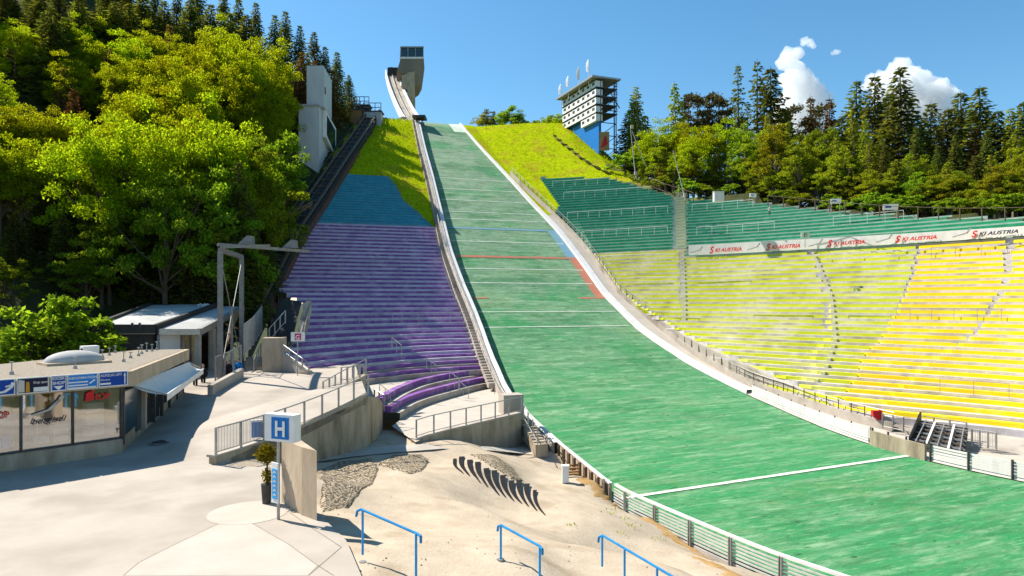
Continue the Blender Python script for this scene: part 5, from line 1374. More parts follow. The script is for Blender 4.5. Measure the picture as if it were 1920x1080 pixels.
rd = bank(1646,.9,.9); o = thing('equipment_case', rd, 'small red equipment case hanging on the walkway railing', 'case'); MB().extrude([rd+V3(-.3,0,.0),rd+V3(.15,0,-.4),rd+V3(.3,0,-.3),rd+V3(.3,0,.3),rd+V3(-.35,0,.35)], V3(0,.3,0)).build('body','red',o); MB().box(rd+V3(0,.1,.36),(.7,.34,.06)).build('lid','red',o)
# boards and things on the top edge of the green stand
def board(px,py,Y,w_,h_,legs,label,m='white_paint',yaw=.3):
    q = P(px,py,Y); o = thing('sign_board', q, label, 'board'); r_ = V3(math.cos(yaw),-math.sin(yaw),0)
    MB().box(q,(w_,.08,h_),r_).build('panel',m,o); n_ = V3(-r_.y,r_.x,0)
    if n_.y > 0: n_ = -n_
    b = MB(); b.box(q+n_*.05-r_*w_*.15+V3(0,0,0),(w_*.4,.02,h_*.3),r_); b.build('print','signblue',o)
    for s in (-.35,.35): MB().tube(q+r_*w_*s-n_*.06+V3(0,0,h_*.4), q+r_*(w_*s*1.3)-n_*.3-V3(0,0,legs), .04).build('leg','steel',o)
board(1567,377,70,1.0,.5,1.4,'small white board on stilts behind the top of the green stand')
board(1670,388,66,1.35,.55,1.2,'wider white board on stilts behind the green stand, right of the small one')
board(1412,366,76,.9,.4,1.0,'small tilted white board at the forest edge above the green stand','white_paint',-.4)
wb_ = P(1347,369,78); o = thing('utility_cabinet', wb_, 'grey utility cabinet at the top of the green stand', 'cabinet'); MB().box(wb_,(1.1,.7,1.1)).build('cabinet','wall_white',o); MB().box(wb_+V3(0,0,.58),(1.2,.8,.06)).build('lid','roofgrey',o)
bs_ = P(1510,441,66.5); o = thing('block_sign', bs_, 'yellow block letter sign standing on the banner top', 'sign'); MB().box(bs_,(.85,.06,.5)).build('panel','line_white',o); MB().box(bs_-V3(0,.04,0),(.3,.04,.36)).build('emblem','green',o); MB().tube(bs_-V3(0,-.05,.2),bs_-V3(0,-.05,1.2),.03).build('pole','steel',o)
lettering('lettering','B', bs_-V3(.09,.07,.13),(1,0,0),(0,0,1),.36,'white_paint',o,width=.18)
for i,(x0,y0,x1,y1,Y,lab) in enumerate(((1192,325,1182,240,98,'leaning pale pole at the forest edge, left one of two'),(1285,366,1262,282,88,'leaning pale pole at the forest edge above the green stand'),(1185,238,1211,312,99,'slanted stay pole beside the leaning pole near the judges tower'))):
    a, c = P(x0,y0,Y), P(x1,y1,Y+1); o = thing('floodlight_pole', a, lab, 'pole'); MB().tube(a-V3(0,0,.6), c, .07,.04,8).build('mast','roofgrey',o); MB().box(a,(.4,.4,.5)).build('base','concrete',o)
# fence at the grass edge right
railing('railing','rusty rail fence curving along the grass edge above the green stand','railing',[P(1216,349,91),P(1245,360,88),P(1275,370,86),P(1300,378,84)],1.1,npost=7,m='brownsteel')
railing('railing','thin rail fence along the top edge of the green stand under the trees','railing',[P(1440,386,74),P(1520,394,71),P(1600,402,67),P(1680,409,64),P(1800,414,60),P(1930,414,56)],1.1,npost=14,m='brownsteel')
b = MB(); 
pp = [P(1045,258,118),P(1065,278,114),P(1090,300,109),P(1120,318,104),P(1150,330,100)]
# ------------------------------------------------------------------ people
def person(px, py_foot, Y, hgt, label, shirt, trousers, sit=False):
    f = P(px,py_foot,Y); s = hgt/1.75; o = thing('person', f, label, 'person')
    J = [(0,0,.95),(0,0,1.12),(0,0,1.35),(0,0,1.5),(.09,0,.93),(.1,-.03,.5),(.1,0,.08),(.11,-.14,.04),(-.09,0,.93),(-.1,.05,.5),(-.1,.08,.08),(-.11,-.05,.04),(.19,0,1.42),(.25,.02,1.12),(.24,-.1,.88),(-.19,0,1.42),(-.25,.02,1.12),(-.24,-.08,.88)]
    E = [(0,1),(1,2),(2,3),(0,4),(4,5),(5,6),(6,7),(0,8),(8,9),(9,10),(10,11),(2,12),(12,13),(13,14),(2,15),(15,16),(16,17)]
    R__ = [.14,.14,.15,.06,.09,.065,.045,.04,.09,.065,.045,.04,.06,.045,.035,.06,.045,.035]
    if sit:
        J = [(x,y,z-.45) for x,y,z in J]
        for a in (5,9): J[a] = (J[a][0],-.42,.5)
        for a in (6,10): J[a] = (J[a][0],-.45,.08)
        for a in (7,11): J[a] = (J[a][0],-.6,.04)
    me = bpy.data.meshes.new('body'); me.from_pydata([(x*s,y*s,z*s) for x,y,z in J],E,[]); me.materials.append(M[trousers]); ob = bpy.data.objects.new('body',me); C.objects.link(ob); ob.parent = o
    md = ob.modifiers.new('skin','SKIN'); 
    for i, r in enumerate(R__): me.skin_vertices[0].data[i].radius = (r*s,r*s)
    me.skin_vertices[0].data[0].use_root = True
    ob.modifiers.new('sub','SUBSURF').levels = 1; ob.modifiers['sub'].render_levels = 1
    dz = -.45 if sit else 0
    def lathe(rings, m, name, cx=0, cy=0):
        b = MB(); n_ = 12
        for z, rx, ry in rings: b.v += [tuple(f+V3((cx+rx*math.cos(a))*s,(cy+ry*math.sin(a))*s,z*s)) for a in [2*math.pi*i/n_ for i in range(n_)]]
        for k in range(len(rings)-1): b.f += [(k*n_+i,k*n_+(i+1)%n_,(k+1)*n_+(i+1)%n_,(k+1)*n_+i) for i in range(n_)]
        b.f += [tuple(range(n_-1,-1,-1)), tuple((len(rings)-1)*n_+i for i in range(n_))]; return b.build(name,m,o,True)
    lathe([(.9+dz,.17,.13),(1.1+dz,.165,.12),(1.3+dz,.2,.13),(1.44+dz,.2,.11),(1.5+dz,.08,.07)],shirt,'jacket')
    lathe([(1.48+dz,.05,.05),(1.54+dz,.06,.07),(1.6+dz,.075,.09),(1.68+dz,.08,.095),(1.74+dz,.06,.07),(1.76+dz,.02,.03)],'skin','head')
    lathe([(1.66+dz,.085,.1),(1.72+dz,.08,.09),(1.775+dz,.045,.05),(1.785+dz,.01,.01)],'darkcloth','hair',0,.015)
    for sx in (-1,1): 
        b = MB(); b.path([f+V3(sx*.19,0,1.42+dz)*s,f+V3(sx*.25,.02,1.12+dz)*s,f+V3(sx*.245,-.08,.92+dz)*s],.062*s,8); b.build('sleeve',shirt,o,True)
        b = MB(); b.path([f+V3(sx*.245,-.09,.9+dz)*s,f+V3(sx*.245,-.11,.8+dz)*s],.04*s,8); b.build('hand','skin',o,True)
person(381,732,44.0,1.7,'person in dark clothes standing in the shade under the awning end','darkcloth','darkcloth')
person(428,722,45.5,1.65,'person in dark clothes behind the low wall at the portal','darkcloth','darkcloth')
person(447,717,46.5,1.6,'person in a bright blue jacket behind the low wall at the portal','bluecloth','darkcloth')
person(366,735,43.0,1.7,'person in pale top walking in the shade beside the shop','tan','darkcloth')
person(1443,404,73,1.0,'person in pale top standing high on the green stand','whitecloth','darkcloth')
# ------------------------------------------------------------------ left hillside under the forest
LV = [10+i*3.0 for i in range(48)]; LO = [0.0,2,4,7,10,14,18,23,28,34,40,48,58,70,90,120]
def tpt(v):
    if v < 32: p = TP(32).copy(); q = TP(36); d = (p-q)/4; p += d*(32-v)*.8; p.z = max(.6, prof(v)+1.0); return p
    if v > 102: p = TP(102).copy(); p += DD*(v-102); p.z = prof(102)+(v-102)*.12; return p
    return TP(v,0,0)
LG = []
for v in LV:
    b0 = tpt(v); r = []
    for o_ in LO:
        p = b0-CC*(o_+.8); p.z = b0.z-.6+(.42*o_ if o_ < 40 else 16.8+.25*(o_-40))*(.35+.65*smooth((v-14)/30))+.5*mnoise.noise((p.x*.15,p.y*.15,0)); r.append(p)
    LG.append(r)
struct(sheet('hillside','forest_floor',LG))
LGA = np.array([[tuple(p) for p in r] for r in LG]).reshape(-1,3); RGA = np.array([[tuple(p) for p in r] for r in g2_terr]).reshape(-1,3)
def gz(A, x, y):
    d = (A[:,0]-x)**2+(A[:,1]-y)**2; k = np.argsort(d)[:4]; w_ = 1/(d[k]+.05); return float((A[k,2]*w_).sum()/w_.sum())
# ------------------------------------------------------------------ tree prototypes (base at the origin)
O3 = Vector((0,0,0))
def proto(name):
    o = bpy.data.objects.new(name, None); C.objects.link(o); ORG[o.name] = O3; o.empty_display_size = .3; return o
def broadleaf(name, H, R, m, bark, seed, nc=80, per=95, leaf=.42, base=.28, lump=.35):
    rng = np.random.default_rng(seed); r_ = proto(name); b = MB()
    pts = [Vector((0,0,-.6))]; 
    for k in range(1,6): pts.append(Vector((rng.normal()*.25*k/5, rng.normal()*.25*k/5, H*.8*k/5)))
    for k in range(5): b.tube(pts[k], pts[k+1], H*.020*(1-k/5.5)+.03, H*.020*(1-(k+1)/5.5)+.03, 8, cap=False)
    P_ = []; cs = []
    ph = rng.uniform(0,6.28,6)
    for c in range(nc):
        d = rng.normal(size=3); d /= np.linalg.norm(d); 
        if d[2] < -.5: d[2] *= -.6
        az = math.atan2(d[1],d[0]); rr = R*(1+lump*math.sin(2*az+ph[0])*.5+lump*math.sin(3*az+ph[1]+d[2]*3)*.6)
        f = rng.uniform(.35,1.0)**.6
        c_ = np.array([d[0]*rr*f*(1-.25*max(0,d[2])), d[1]*rr*f*(1-.25*max(0,d[2])), H*(base+1)/2+d[2]*H*(1-base)/2*f*(1+.12*math.sin(ph[2]+az*2))])
        cs.append(c_); cr = rng.uniform(.13,.24)*R
        q = rng.normal(size=(per,3)); q /= np.linalg.norm(q,axis=1)[:,None]; q *= (cr*rng.uniform(.2,1.1,per)**.5)[:,None]; q[:,2] *= .55
        q[:,2] -= .12*(q[:,0]**2+q[:,1]**2)/cr
        P_.append(c_+q)
    for c_ in cs[::max(1,nc//14)]:
        z0 = max(H*.2, c_[2]*.55); k = min(4, int(z0/(H*.8)*5)); s_ = pts[k].lerp(pts[k+1], z0/(H*.8)*5-k) if k < 5 else pts[-1]
        mid = s_.lerp(Vector(c_), .5)+Vector((0,0,-.3)); b.tube(s_, mid, H*.008, H*.005, 5, cap=False); b.tube(mid, Vector(c_), H*.005, H*.002, 5, cap=False)
    b.build('trunk', bark, r_)
    leafobj('crown', leafcloud(np.concatenate(P_), leaf, rng, flat=.7), m, r_); return r_
def spruce(name, H, R, m, bark, seed, step=.6, nb=8, leaf=.55, bare=.06, droop=-.35, dens=1.0, power=1.0, gap=0.0):
    rng = np.random.default_rng(seed); r_ = proto(name); b = MB()
    lean = rng.normal(size=2)*.01*H
    for k in range(6): b.tube(Vector((lean[0]*(k/6)**2,lean[1]*(k/6)**2,H*k/6-(.6 if k == 0 else 0))), Vector((lean[0]*((k+1)/6)**2,lean[1]*((k+1)/6)**2,H*(k+1)/6)), H*.014*(1-k/6)+.02, H*.014*(1-(k+1)/6)+.015, 7, cap=False)
    P_, D_ = [], []
    z = H*bare+.3
    while z < H*.985:
        f = (z-H*bare)/(H*(1-bare)); rad = R*(1-f)**power*(.82+.3*rng.random())*(1 if f > .08 else .6+f*5)+.1
        k_ = max(3,int(nb*(1 if f < .8 else .7)))
        a0 = rng.uniform(0,6.28)
        for j in range(k_):
            if rng.random() < gap: continue
            az = a0+j*6.283/k_+rng.normal()*.2; L_ = rad*rng.uniform(.65,1.12); n_ = max(3,int(L_*6.5*dens))
            t_ = (np.arange(n_)+rng.random(n_))/n_
            dx, dy = math.cos(az), math.sin(az)
            up = .22*(f) -.10
            zz_ = z + L_*(up*t_ + droop*t_**1.5*(1-f*.7)) + .12*t_**4*L_
            side = rng.normal(size=n_)*.16*(1-t_*.4)*L_**.6
            q = np.stack([dx*L_*t_-dy*side+lean[0]*f*f, dy*L_*t_+dx*side+lean[1]*f*f, zz_-abs(side)*.25-rng.random(n_)*.12],1); P_.append(q)
            D_.append(np.stack([np.full(n_,dx)-dy*side*1.2, np.full(n_,dy)+dx*side*1.2, np.full(n_,-.55)],1))
            if j % 2 == 0 and L_ > .8: b.tube(Vector((lean[0]*f*f,lean[1]*f*f,z)), Vector(q[-1]), .035, .012, 4, cap=False)
        z += step*(.8+.4*rng.random())*(1 if f < .7 else .7)
    P_ = np.concatenate(P_); D_ = np.concatenate(D_)
    b.build('trunk', bark, r_)
    leafobj('crown', leafcloud(P_, leaf, rng, droop=D_, aspect=.55), m, r_); return r_
def scotspine(name, H, R, m, seed):
    rng = np.random.default_rng(seed); r_ = proto(name); b = MB(); tops = []
    for k in range(6): b.tube(Vector((.03*k*k*.3,0,H*.94*k/6-(.6 if k == 0 else 0))), Vector((.03*(k+1)**2*.3,0,H*.94*(k+1)/6)), H*.012*(1-k/7)+.03, H*.012*(1-(k+1)/7)+.03, 7, cap=False)
    P_ = []
    for c in range(22):
        az = rng.uniform(0,6.28); zf = rng.uniform(.55,1.0); rr = R*rng.uniform(.2,1)*(1.15-abs(zf-.75)*2.2); c_ = np.array([math.cos(az)*rr, math.sin(az)*rr, H*zf])
        b.tube(Vector((0,0,H*zf-.8)), Vector(c_), .06, .02, 4, cap=False)
        q = rng.normal(size=(70,3))*np.array([.5,.5,.22])*R*.36; P_.append(c_+q)
    b.build('trunk','palebark',r_); leafobj('crown', leafcloud(np.concatenate(P_), .42, rng, flat=.3), m, r_); return r_
PR = {
 'beech': [broadleaf('broadleaf_tree',16,5.6,'beech','bark',11+i,nc=125,per=150,leaf=.25,base=.10) for i in range(3)],
 'young': [broadleaf('broadleaf_tree',12,3.6,'beech2','bark',21+i,nc=75,per=125,leaf=.24,base=.12,lump=.5) for i in range(3)],
 'olive': [broadleaf('broadleaf_tree',13,3.7,'olive','palebark',31+i,nc=80,per=125,leaf=.24,base=.16,lump=.5) for i in range(3)],
 'spruce': [spruce('spruce_tree',22,4.0,'spruce','bark',41+i,power=.85) for i in range(3)],
 'brown': [spruce('spruce_tree',22,3.6,'brownspruce','bark',51+i,power=.9,dens=.85,gap=.1) for i in range(2)],
 'larch': [spruce('larch_tree',20,3.1,'larch','palebark',61+i,power=.8,dens=.8,gap=.2,droop=-.2,bare=.12) for i in range(2)],
 'thin': [spruce('spruce_tree',24,2.3,'spruce','bark',71+i,power=.6,dens=.75,gap=.25,bare=.15,step=.8) for i in range(2)],
 'pine': [scotspine('pine_tree',18,2.3,'pine',81+i) for i in range(2)],
 'shrub': [broadleaf('shrub',4.5,2.3,'beech2','bark',91+i,nc=48,per=75,leaf=.26,base=.02,lump=.5) for i in range(2)],
}
PH = {'beech':16,'young':12,'olive':13,'spruce':22,'brown':22,'larch':20,'thin':24,'pine':18,'shrub':4.5}
KN = {'beech':'yellow-green broadleaf tree','young':'fresh green young broadleaf tree','olive':'olive green leafy tree','spruce':'dark green spruce','brown':'brownish spruce','larch':'pale green larch','thin':'thin tall spruce','pine':'bare-trunked pine with a tufted top','shrub':'leafy green shrub'}
CN = {'beech':'tree','young':'tree','olive':'tree','spruce':'spruce','brown':'spruce','larch':'larch','thin':'spruce','pine':'pine','shrub':'shrub'}
used_p = set(); TREES = []
rt = random.Random(99)
def tree(kind, px, py, Y, A, zone, wf=1.0, zbase=None):
    if A is RGA and zbase is None and px > 1200: Y = max(Y, edge_y(px)+(2.0 if kind == 'shrub' else 5.5))
    x = (px-CX)/F*Y; top = HC+(CY-py)/F*Y; z = gz(A,x,Y) if zbase is None else zbase; H = top-z
    lo, hi = (1.5,9) if kind == 'shrub' else (5, 34)
    if H < lo or H > hi: H = max(lo,min(hi,H)); z = top-H
    s = H/PH[kind]; sw = wf*(s**.6)*rt.uniform(.9,1.12); sw = max(.55, min(1.5, sw)); i = rt.randrange(len(PR[kind])); p = PR[kind][i]
    if (kind,i) not in used_p:
        used_p.add((kind,i)); o = p; o.location = (x,Y,z); o.rotation_euler = (0,0,rt.uniform(0,6.28)); o.scale = (sw,sw,s)
    else: o = dup(p, (x,Y,z), rt.uniform(0,6.28), (sw,sw,s))
    TREES.append((zone, kind, px, o)); return o
# left forest
for px, py, Y in ((-70,205,62),(-25,185,63),(15,200,64),(60,195,66),(105,205,68),(150,215,70),(190,205,60),(235,190,66),(275,200,62),(315,215,68),(355,195,70),(395,190,67),(430,215,70),(300,160,76),(365,150,78),(250,150,74),(-50,250,58),(0,245,59),(40,260,60),(85,265,62),(128,270,64),(170,265,64),(212,262,65),(255,270,65),(296,262,66),(338,280,67),(376,262,68),(412,270,68),(445,262,70)):
    tree('beech',px,py,Y,LGA,'in the left forest front row',.74)
for px, py, Y in ((130,95,78),(160,70,84),(240,55,86),(275,45,90),(300,85,84),(335,105,80),(390,60,92),(415,35,98),(440,75,90),(470,95,88),(500,60,98),(185,85,84),(255,95,82),(330,65,92),(365,85,88),(410,85,92),(430,130,86),(345,140,82),(285,125,80),(490,120,92),(475,145,88),(510,115,92),(455,150,84),(500,170,88),(215,110,80),(395,115,84)):
    tree('beech',px,py,Y,LGA,'high in the left forest',.72)
for px, py, Y in ((-60,330,62),(-10,340,60),(30,400,57),(75,370,60),(120,400,58),(165,380,60),(205,400,59),(250,370,61),(10,480,52),(160,470,56),(190,440,58),(285,420,61),(310,330,58),(360,340,60),(410,320,62),(450,300,64),(490,260,70),(520,240,78)):
    tree('spruce' if int(px)%3 == 0 else 'young',px,py,Y,LGA,'at the shaded foot of the left forest',.95)
for px, py, Y in ((-40,-70,80),(10,-40,86),(35,60,82),(60,-60,90),(85,20,82),(110,-30,95),(150,-20,98),(190,10,92),(200,-50,104),(240,-30,106),(290,-40,110),(330,-20,104),(345,20,98),(370,-50,114),(420,-20,110),(445,-5,112),(480,2,114),(515,25,112),(535,18,117),(562,45,116),(590,58,118),(610,85,118),(632,95,121),(20,90,82),(-15,110,82),(600,125,112),(655,140,127),(642,190,121),(660,185,124)):
    tree('spruce',px,py,Y,LGA,'atop the left forest',1.05)
for px, py, Y in ((-60,0,84),(-25,40,86),(5,10,86),(30,0,86),(55,20,86),(75,-20,84),(100,10,80),(125,30,84),(150,-10,88),(175,20,90),(215,0,92),(245,5,94),(265,-15,98),(310,0,98),(355,-10,102),(395,5,104),(-40,90,84),(0,70,84),(60,60,82),(-10,130,82),(45,120,80),(90,90,82),(25,150,80),(75,140,80),(430,20,104),(460,25,106)):
    tree('spruce',px,py,Y,LGA,'atop the left forest',1.45)
for px, py, Y in ((-10,-130,104),(25,-110,106),(60,-125,108),(95,-105,108),(130,-120,112),(165,-100,112),(200,-115,116),(235,-95,116),(-40,-100,98)):
    tree('spruce',px,py,Y,LGA,'atop the left forest',1.6)
for px, py, Y in ((30,40,80),(75,70,80),(140,30,86),(200,25,92),(-20,130,70)):
    tree('beech',px,py,Y,LGA,'high in the left forest',.72)
for px, py, Y in ((0,440,60),(45,470,60),(85,450,62),(115,490,60),(175,470,62),(205,500,62),(245,450,64),(290,470,65),(325,440,66),(365,460,66),(400,440,68),(430,460,66),(455,440,68),(480,400,72)):
    tree('young',px,py,Y,LGA,'at the shaded foot of the left forest',.95)
for px, py, Y in ((120,120,76),(205,85,82),(210,140,78),(320,45,94),(590,110,110),(625,130,116),(565,95,108),(140,160,72)):
    tree('brown',px,py,Y,LGA,'among bright trees in the left forest',1.05)
for px, py, Y in ((535,300,84),(520,350,78),(500,400,70),(545,270,90),(470,380,66),(430,400,62)):
    tree('spruce',px,py,Y,LGA,'in the shade beside the inclined track',.8)
for px, py, Y in ((265,472,62),(222,520,61),(312,488,63),(345,515,64),(385,400,62)): tree('young',px,py,Y,LGA,'behind the station building',1.1)
for px, py, Y in ((98,556,42),(62,598,41),(128,600,43)): tree('shrub',px,py,Y,LGA,'behind the shop roof',1.7)
# right forest: skyline conifers
for k, px, py, Y in (('larch',1195,160,116),('larch',1190,175,118),('spruce',1180,205,122),('spruce',1212,215,120),('larch',1268,150,112),('thin',1262,195,116),('pine',1290,170,118),('pine',1310,172,121),('pine',1330,168,119),('pine',1350,172,117),('pine',1366,185,121),('thin',1385,118,108),('thin',1420,108,104),('spruce',1446,122,102),('pine',1482,192,112),('brown',1520,178,110),('pine',1535,190,112),('brown',1556,178,108),('spruce',1605,148,104),('spruce',1640,138,96),('spruce',1690,122,92),('spruce',1665,175,98),('spruce',1745,190,100),('spruce',1805,168,98),('spruce',1838,160,94),('spruce',1775,200,96),('spruce',1870,205,92),('spruce',1915,190,90),('spruce',1960,200,88),('larch',1895,200,90),('spruce',1720,215,94),('spruce',1580,215,100),('brown',1830,235,88),('brown',1760,240,90),('spruce',1468,200,106),('thin',1400,190,112)):
    tree(k,px,py,Y,RGA,'on the right forest skyline',1.5 if k == 'spruce' else 1.05)
for k, px, py, Y in (('beech',1245,222,108),('beech',1285,228,106),('beech',1325,235,104),('beech',1360,220,104),('young',1400,235,98),('larch',1440,210,96),('olive',1425,245,92),('olive',1455,230,90),('larch',1478,225,94),('young',1520,240,92),('young',1545,235,90),('olive',1500,265,86),('larch',1600,205,88),('larch',1622,220,86),('larch',1650,240,86),('olive',1580,275,82),('olive',1700,290,80),('young',1730,295,80),('spruce',1720,235,86),('spruce',1790,250,84),('spruce',1850,240,82),('olive',1900,280,76),('olive',1940,260,74),('larch',1560,260,88),('spruce',1660,270,84),('spruce',1760,270,82),('larch',1905,225,84),('beech',1300,245,100),('beech',1215,250,110)):
    tree(k,px,py,Y,RGA,'in mid right forest',.82)
for k, px, py, Y in (('olive',1235,275,98),('olive',1265,290,95),('olive',1300,300,93),('young',1330,320,91),('olive',1375,300,90),('olive',1400,295,86),('olive',1430,305,83),('olive',1470,310,80),('young',1500,330,77),('olive',1535,320,77),('young',1575,335,75),('olive',1610,330,74),('olive',1635,320,74),('young',1690,340,69),('spruce',1600,300,78),('young',1720,320,70),('olive',1750,330,68),('young',1800,318,68),('olive',1840,335,65),('olive',1870,310,66),('young',1905,320,63),('olive',1935,310,62),('spruce',1830,290,72),('spruce',1680,300,76)):
    tree(k,px,py,Y,RGA,'along the right forest front edge',.78)
for k, px, py, Y in (('olive',1250,300,97),('larch',1345,285,94),('young',1390,305,88),('larch',1415,280,88),('olive',1450,320,82),('larch',1490,290,84),('young',1520,310,80),('olive',1555,300,80),('larch',1570,255,84),('young',1595,320,76),('larch',1630,265,82),('olive',1665,325,72),('larch',1690,300,76),('young',1735,340,69),('larch',1775,300,74),('olive',1785,325,69),('young',1825,345,66),('larch',1860,290,72),('olive',1885,335,64)):
    tree(k,px,py,Y,RGA,'along the right forest front edge',.75)
for k, px, py, Y in (('young',1225,300,112),('young',1255,310,110),('olive',1285,310,108),('young',1315,320,106),('olive',1350,320,104),('young',1385,325,102),('olive',1420,330,98),('young',1460,335,94),('spruce',1240,280,114),('spruce',1340,290,108),('spruce',1410,280,102)):
    tree(k,px,py,Y,RGA,'at the back of the right forest floor',1.2)
for px, py, Y in ((1215,335,97),(1240,330,95),(1290,335,91),(1320,345,89),(1300,352,88),(1370,345,84),(1420,350,80),(1460,355,77),(1560,365,72),(1640,360,70),(1500,362,75),(1700,365,67),(1780,370,65),(1830,370,63),(1880,362,62),(1920,372,60),(1172,285,108)):
    tree('shrub',px,py,Y,RGA,'between right forest and green stand',1.3)
for k, px, py, Y in (('spruce',925,208,150),('young',957,198,148),('spruce',940,215,152),('young',1000,225,146),('young',1035,216,143),('young',1020,222,145),('olive',905,214,150),('pine',915,206,152),('young',985,224,147),('olive',1045,212,142),('young',1050,222,140),('olive',970,216,149)):
    tree(k,px,py,Y,RGA,'behind the right meadow crest',1.3,zbase=HC+(CY-245)/F*Y-2.5)
from collections import defaultdict
grp = defaultdict(list)
for t in TREES: grp[(t[0],t[1])].append(t)
for (zone, kind), L_ in grp.items():
    L_.sort(key=lambda t: t[2]); n = len(L_)
    for i, t in enumerate(L_):
        pos = '' if n == 1 else (', leftmost one' if i == 0 else (', rightmost one' if i == n-1 else f', {ordinal(i)} from left'))
        tag(t[3], f'{KN[kind]} {zone}{pos}', CN[kind], None if n == 1 else f'{CN[kind]}s {zone}')
for k, L_ in PR.items():
    for i, p in enumerate(L_):
        if (k,i) not in used_p:
            for ch in list(p.children): bpy.data.objects.remove(ch)
            bpy.data.objects.remove(p)
# ------------------------------------------------------------------ clouds
def cloud(name, blobs, Y, label, seed):
    rng = np.random.default_rng(seed); bmv = MB(); 
    import bmesh
    bm = bmesh.new()
    for (px, py, r) in blobs:
        c = P(px,py,Y+rng.uniform(-40,40)); R_ = r/F*Y
        res = bmesh.ops.create_icosphere(bm, subdivisions=5 if r > 14 else 4, radius=1.0)
        for v in res['verts']:
            d = v.co.copy(); n1 = mnoise.fractal(d*1.5+Vector((px,py,0)), 1.0, 2.1, 5); k = R_*(1+.36*n1); v.co = Vector((c.x+d.x*k, c.y+d.y*k*.8, c.z+d.z*k))
    me = bpy.data.meshes.new(name); bm.to_mesh(me); bm.free(); me.polygons.foreach_set('use_smooth',[True]*len(me.polygons)); me.materials.append(M['cloud'])
    o = bpy.data.objects.new(name, me); C.objects.link(o); tag(o, label, 'cloud'); rm = o.modifiers.new('remesh','REMESH'); rm.mode = 'VOXEL'; rm.voxel_size = 3.5 if len(blobs) > 5 else 1.6
cloud('cloud',[(1480,105,16),(1470,118,15),(1497,100,11),(1488,130,20),(1500,150,24),(1478,150,18),(1515,165,24),(1495,180,28),(1530,178,22),(1480,205,30),(1515,205,30),(1545,195,20),(1520,230,34),(1480,240,34),(1506,82,6)],2600,'tall white cumulus cloud rising behind the pines on the right',1)
cloud('cloud',[(1690,130,20),(1675,140,18),(1710,145,22),(1655,150,18),(1635,155,15),(1730,160,26),(1700,170,30),(1760,172,24),(1785,180,16),(1660,175,26),(1740,190,28),(1620,165,9),(1770,200,24),(1690,205,34)],2600,'broad white cumulus cloud behind the dark spruces on the right',2)
cloud('cloud',[(1510,76,7),(1519,80,8),(1525,86,6),(1503,75,4)],2600,'small white cloud wisp above the tall cloud',3)
cloud('cloud',[(1567,98,6),(1573,97,4),(1561,100,4)],2600,'tiny white cloud puff right of the tall cloud',4)

# grass tufts on the two banks
gr = np.random.default_rng(12); Pg = []
for i in range(6000):
    v = gr.uniform(54,103); a_ = W(v,.0); k = gr.uniform(0,1)**.8*46; c_ = a_+CC*k
    d = (RGA[:,0]-c_.x)**2+(RGA[:,1]-c_.y)**2; j = int(d.argmin())
    if d[j] > 4: continue
    p = Vector((c_.x,c_.y,gz(RGA,c_.x,c_.y))); x, y = pix(p)
    if y > interp(TOPB, x)-2 and x > interp(GLB, y)-4: continue
    if x > 1215: continue
    Pg.append((p.x,p.y,p.z+.02))
for i in range(2500):
    v = gr.uniform(56,103); a_ = LP(v,.8,-.05); e_ = TP(v,3,.1); p = a_.lerp(e_, gr.uniform(.02,.98)); x, y = pix(p)
    if y > interp([(500,332),(728,332),(757,375),(785,400),(811,422),(900,430)], x)-3: continue
    Pg.append((p.x,p.y,p.z+.02))
Pg = np.array(Pg); dr = np.zeros((len(Pg),3)); dr[:,2] = 1.2
M['tuft'] = leafmat('grass_tufts', (.36,.42,.006), (.36,.41,.006), isl=.5, mixf=.4)
tag(leafobj('meadow_tufts', leafcloud(np.repeat(Pg,4,0)+gr.normal(size=(len(Pg)*4,3))*np.array([.25,.25,0]), .24, gr, droop=np.repeat(dr,4,0), aspect=.4), 'tuft'), None, None, None, 'stuff')
wq = []
for px, py in ((1143,962),(1150,957),(1180,985),(1185,990),(1160,1000),(1172,975),(1068,985),(1225,1010)):
    q = sandpt(px,py); q.z = sandz(q.x,q.y); wq += [tuple(q+V3(gr.normal()*.18,gr.normal()*.18,.0)) for _ in range(16)]
wq = np.array(wq); dr = np.zeros((len(wq),3)); dr[:,2] = .8
tag(leafobj('sand_weeds', leafcloud(wq, .10, gr, droop=dr, aspect=.4), 'tuft'), None, None, None, 'stuff')

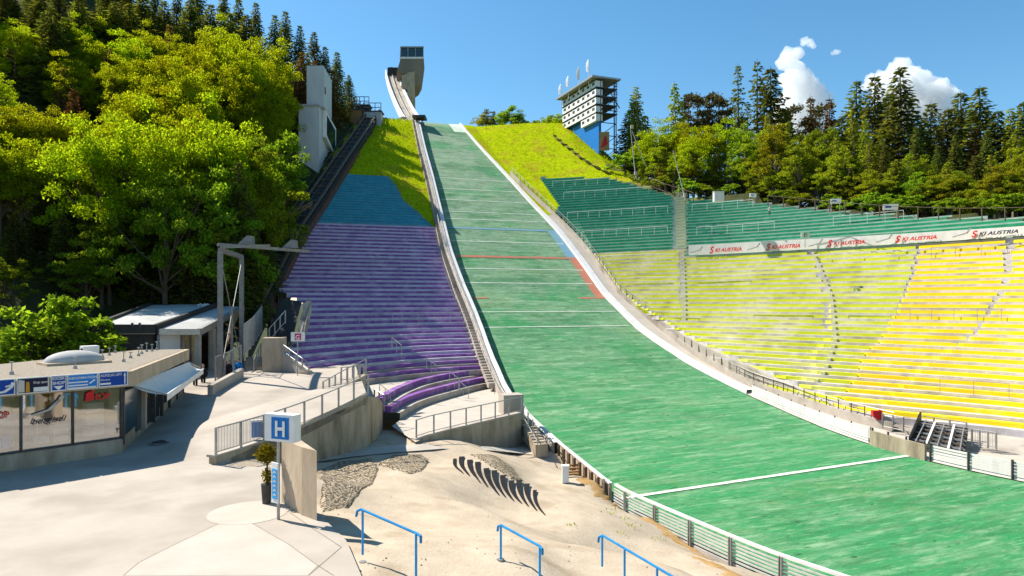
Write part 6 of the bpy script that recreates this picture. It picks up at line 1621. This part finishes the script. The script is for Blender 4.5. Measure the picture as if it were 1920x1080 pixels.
# worn path across the right meadow
def meadowpt(px, py):
    lo, hi = 80.0, 145.0
    for _ in range(24):
        m_ = (lo+hi)/2; q = P(px,py,m_)
        if q.z > gz(RGA,q.x,q.y): lo = m_
        else: hi = m_
    q = P(px,py,lo); q.z = gz(RGA,q.x,q.y)+.42; return q
pp = [(1036,254),(1052,268),(1070,282),(1088,297),(1108,311),(1130,322),(1152,332)]
pq = []
for (xa,ya),(xb,yb) in zip(pp, pp[1:]):
    for k in range(5): pq.append(meadowpt(xa+(xb-xa)*k/5+random.uniform(-1,1), ya+(yb-ya)*k/5))
struct(MB().strip([q-V3(.35,0,0) for q in pq],[q+V3(.35,.3,0) for q in pq]).build('meadow_path','rough_grass'))
SUN_EL, SUN_E, SKY_S, EXPO = 48, 4.9, .095, .95
# ------------------------------------------------------------------ camera, light, sky
cam = bpy.data.cameras.new('camera'); co = bpy.data.objects.new('camera', cam); C.objects.link(co); S.camera = co
cam.sensor_width = 36; cam.lens = 36*F/1920; cam.shift_y = (CY-540)/1920; cam.clip_end = 8000; cam.clip_start = .1
co.location = (0,0,HC); co.rotation_euler = (math.pi/2,0,0)
EL = math.radians(SUN_EL); SV = Vector((-.9,.44,0)).normalized()*math.cos(EL)+Vector((0,0,math.sin(EL)))
sl = bpy.data.lights.new('sun','SUN'); sl.energy = SUN_E; sl.angle = math.radians(.5); sl.color = (1,.94,.84)
so = bpy.data.objects.new('sun', sl); C.objects.link(so); so.rotation_euler = SV.to_track_quat('Z','Y').to_euler()
w = bpy.data.worlds.new('World'); S.world = w; w.use_nodes = True
nt = w.node_tree; bg = nt.nodes['Background']; sk = nt.nodes.new('ShaderNodeTexSky'); sk.sky_type = 'NISHITA'; sk.sun_disc = False
sk.sun_elevation = EL; sk.sun_rotation = math.atan2(SV.x, SV.y); sk.air_density = 1.0; sk.dust_density = .4; sk.ozone_density = 2.5; sk.altitude = 600
hs = nt.nodes.new('ShaderNodeHueSaturation'); hs.inputs['Saturation'].default_value = 1.22; hs.inputs['Hue'].default_value = .487; nt.links.new(sk.outputs[0], hs.inputs['Color']); nt.links.new(hs.outputs[0], bg.inputs[0]); bg.inputs[1].default_value = SKY_S
S.view_settings.view_transform = 'Standard'; S.view_settings.look = 'None'; S.view_settings.exposure = EXPO; S.view_settings.gamma = 1
S.cycles.max_bounces = 8; S.cycles.volume_bounces = 8; S.cycles.transparent_max_bounces = 8
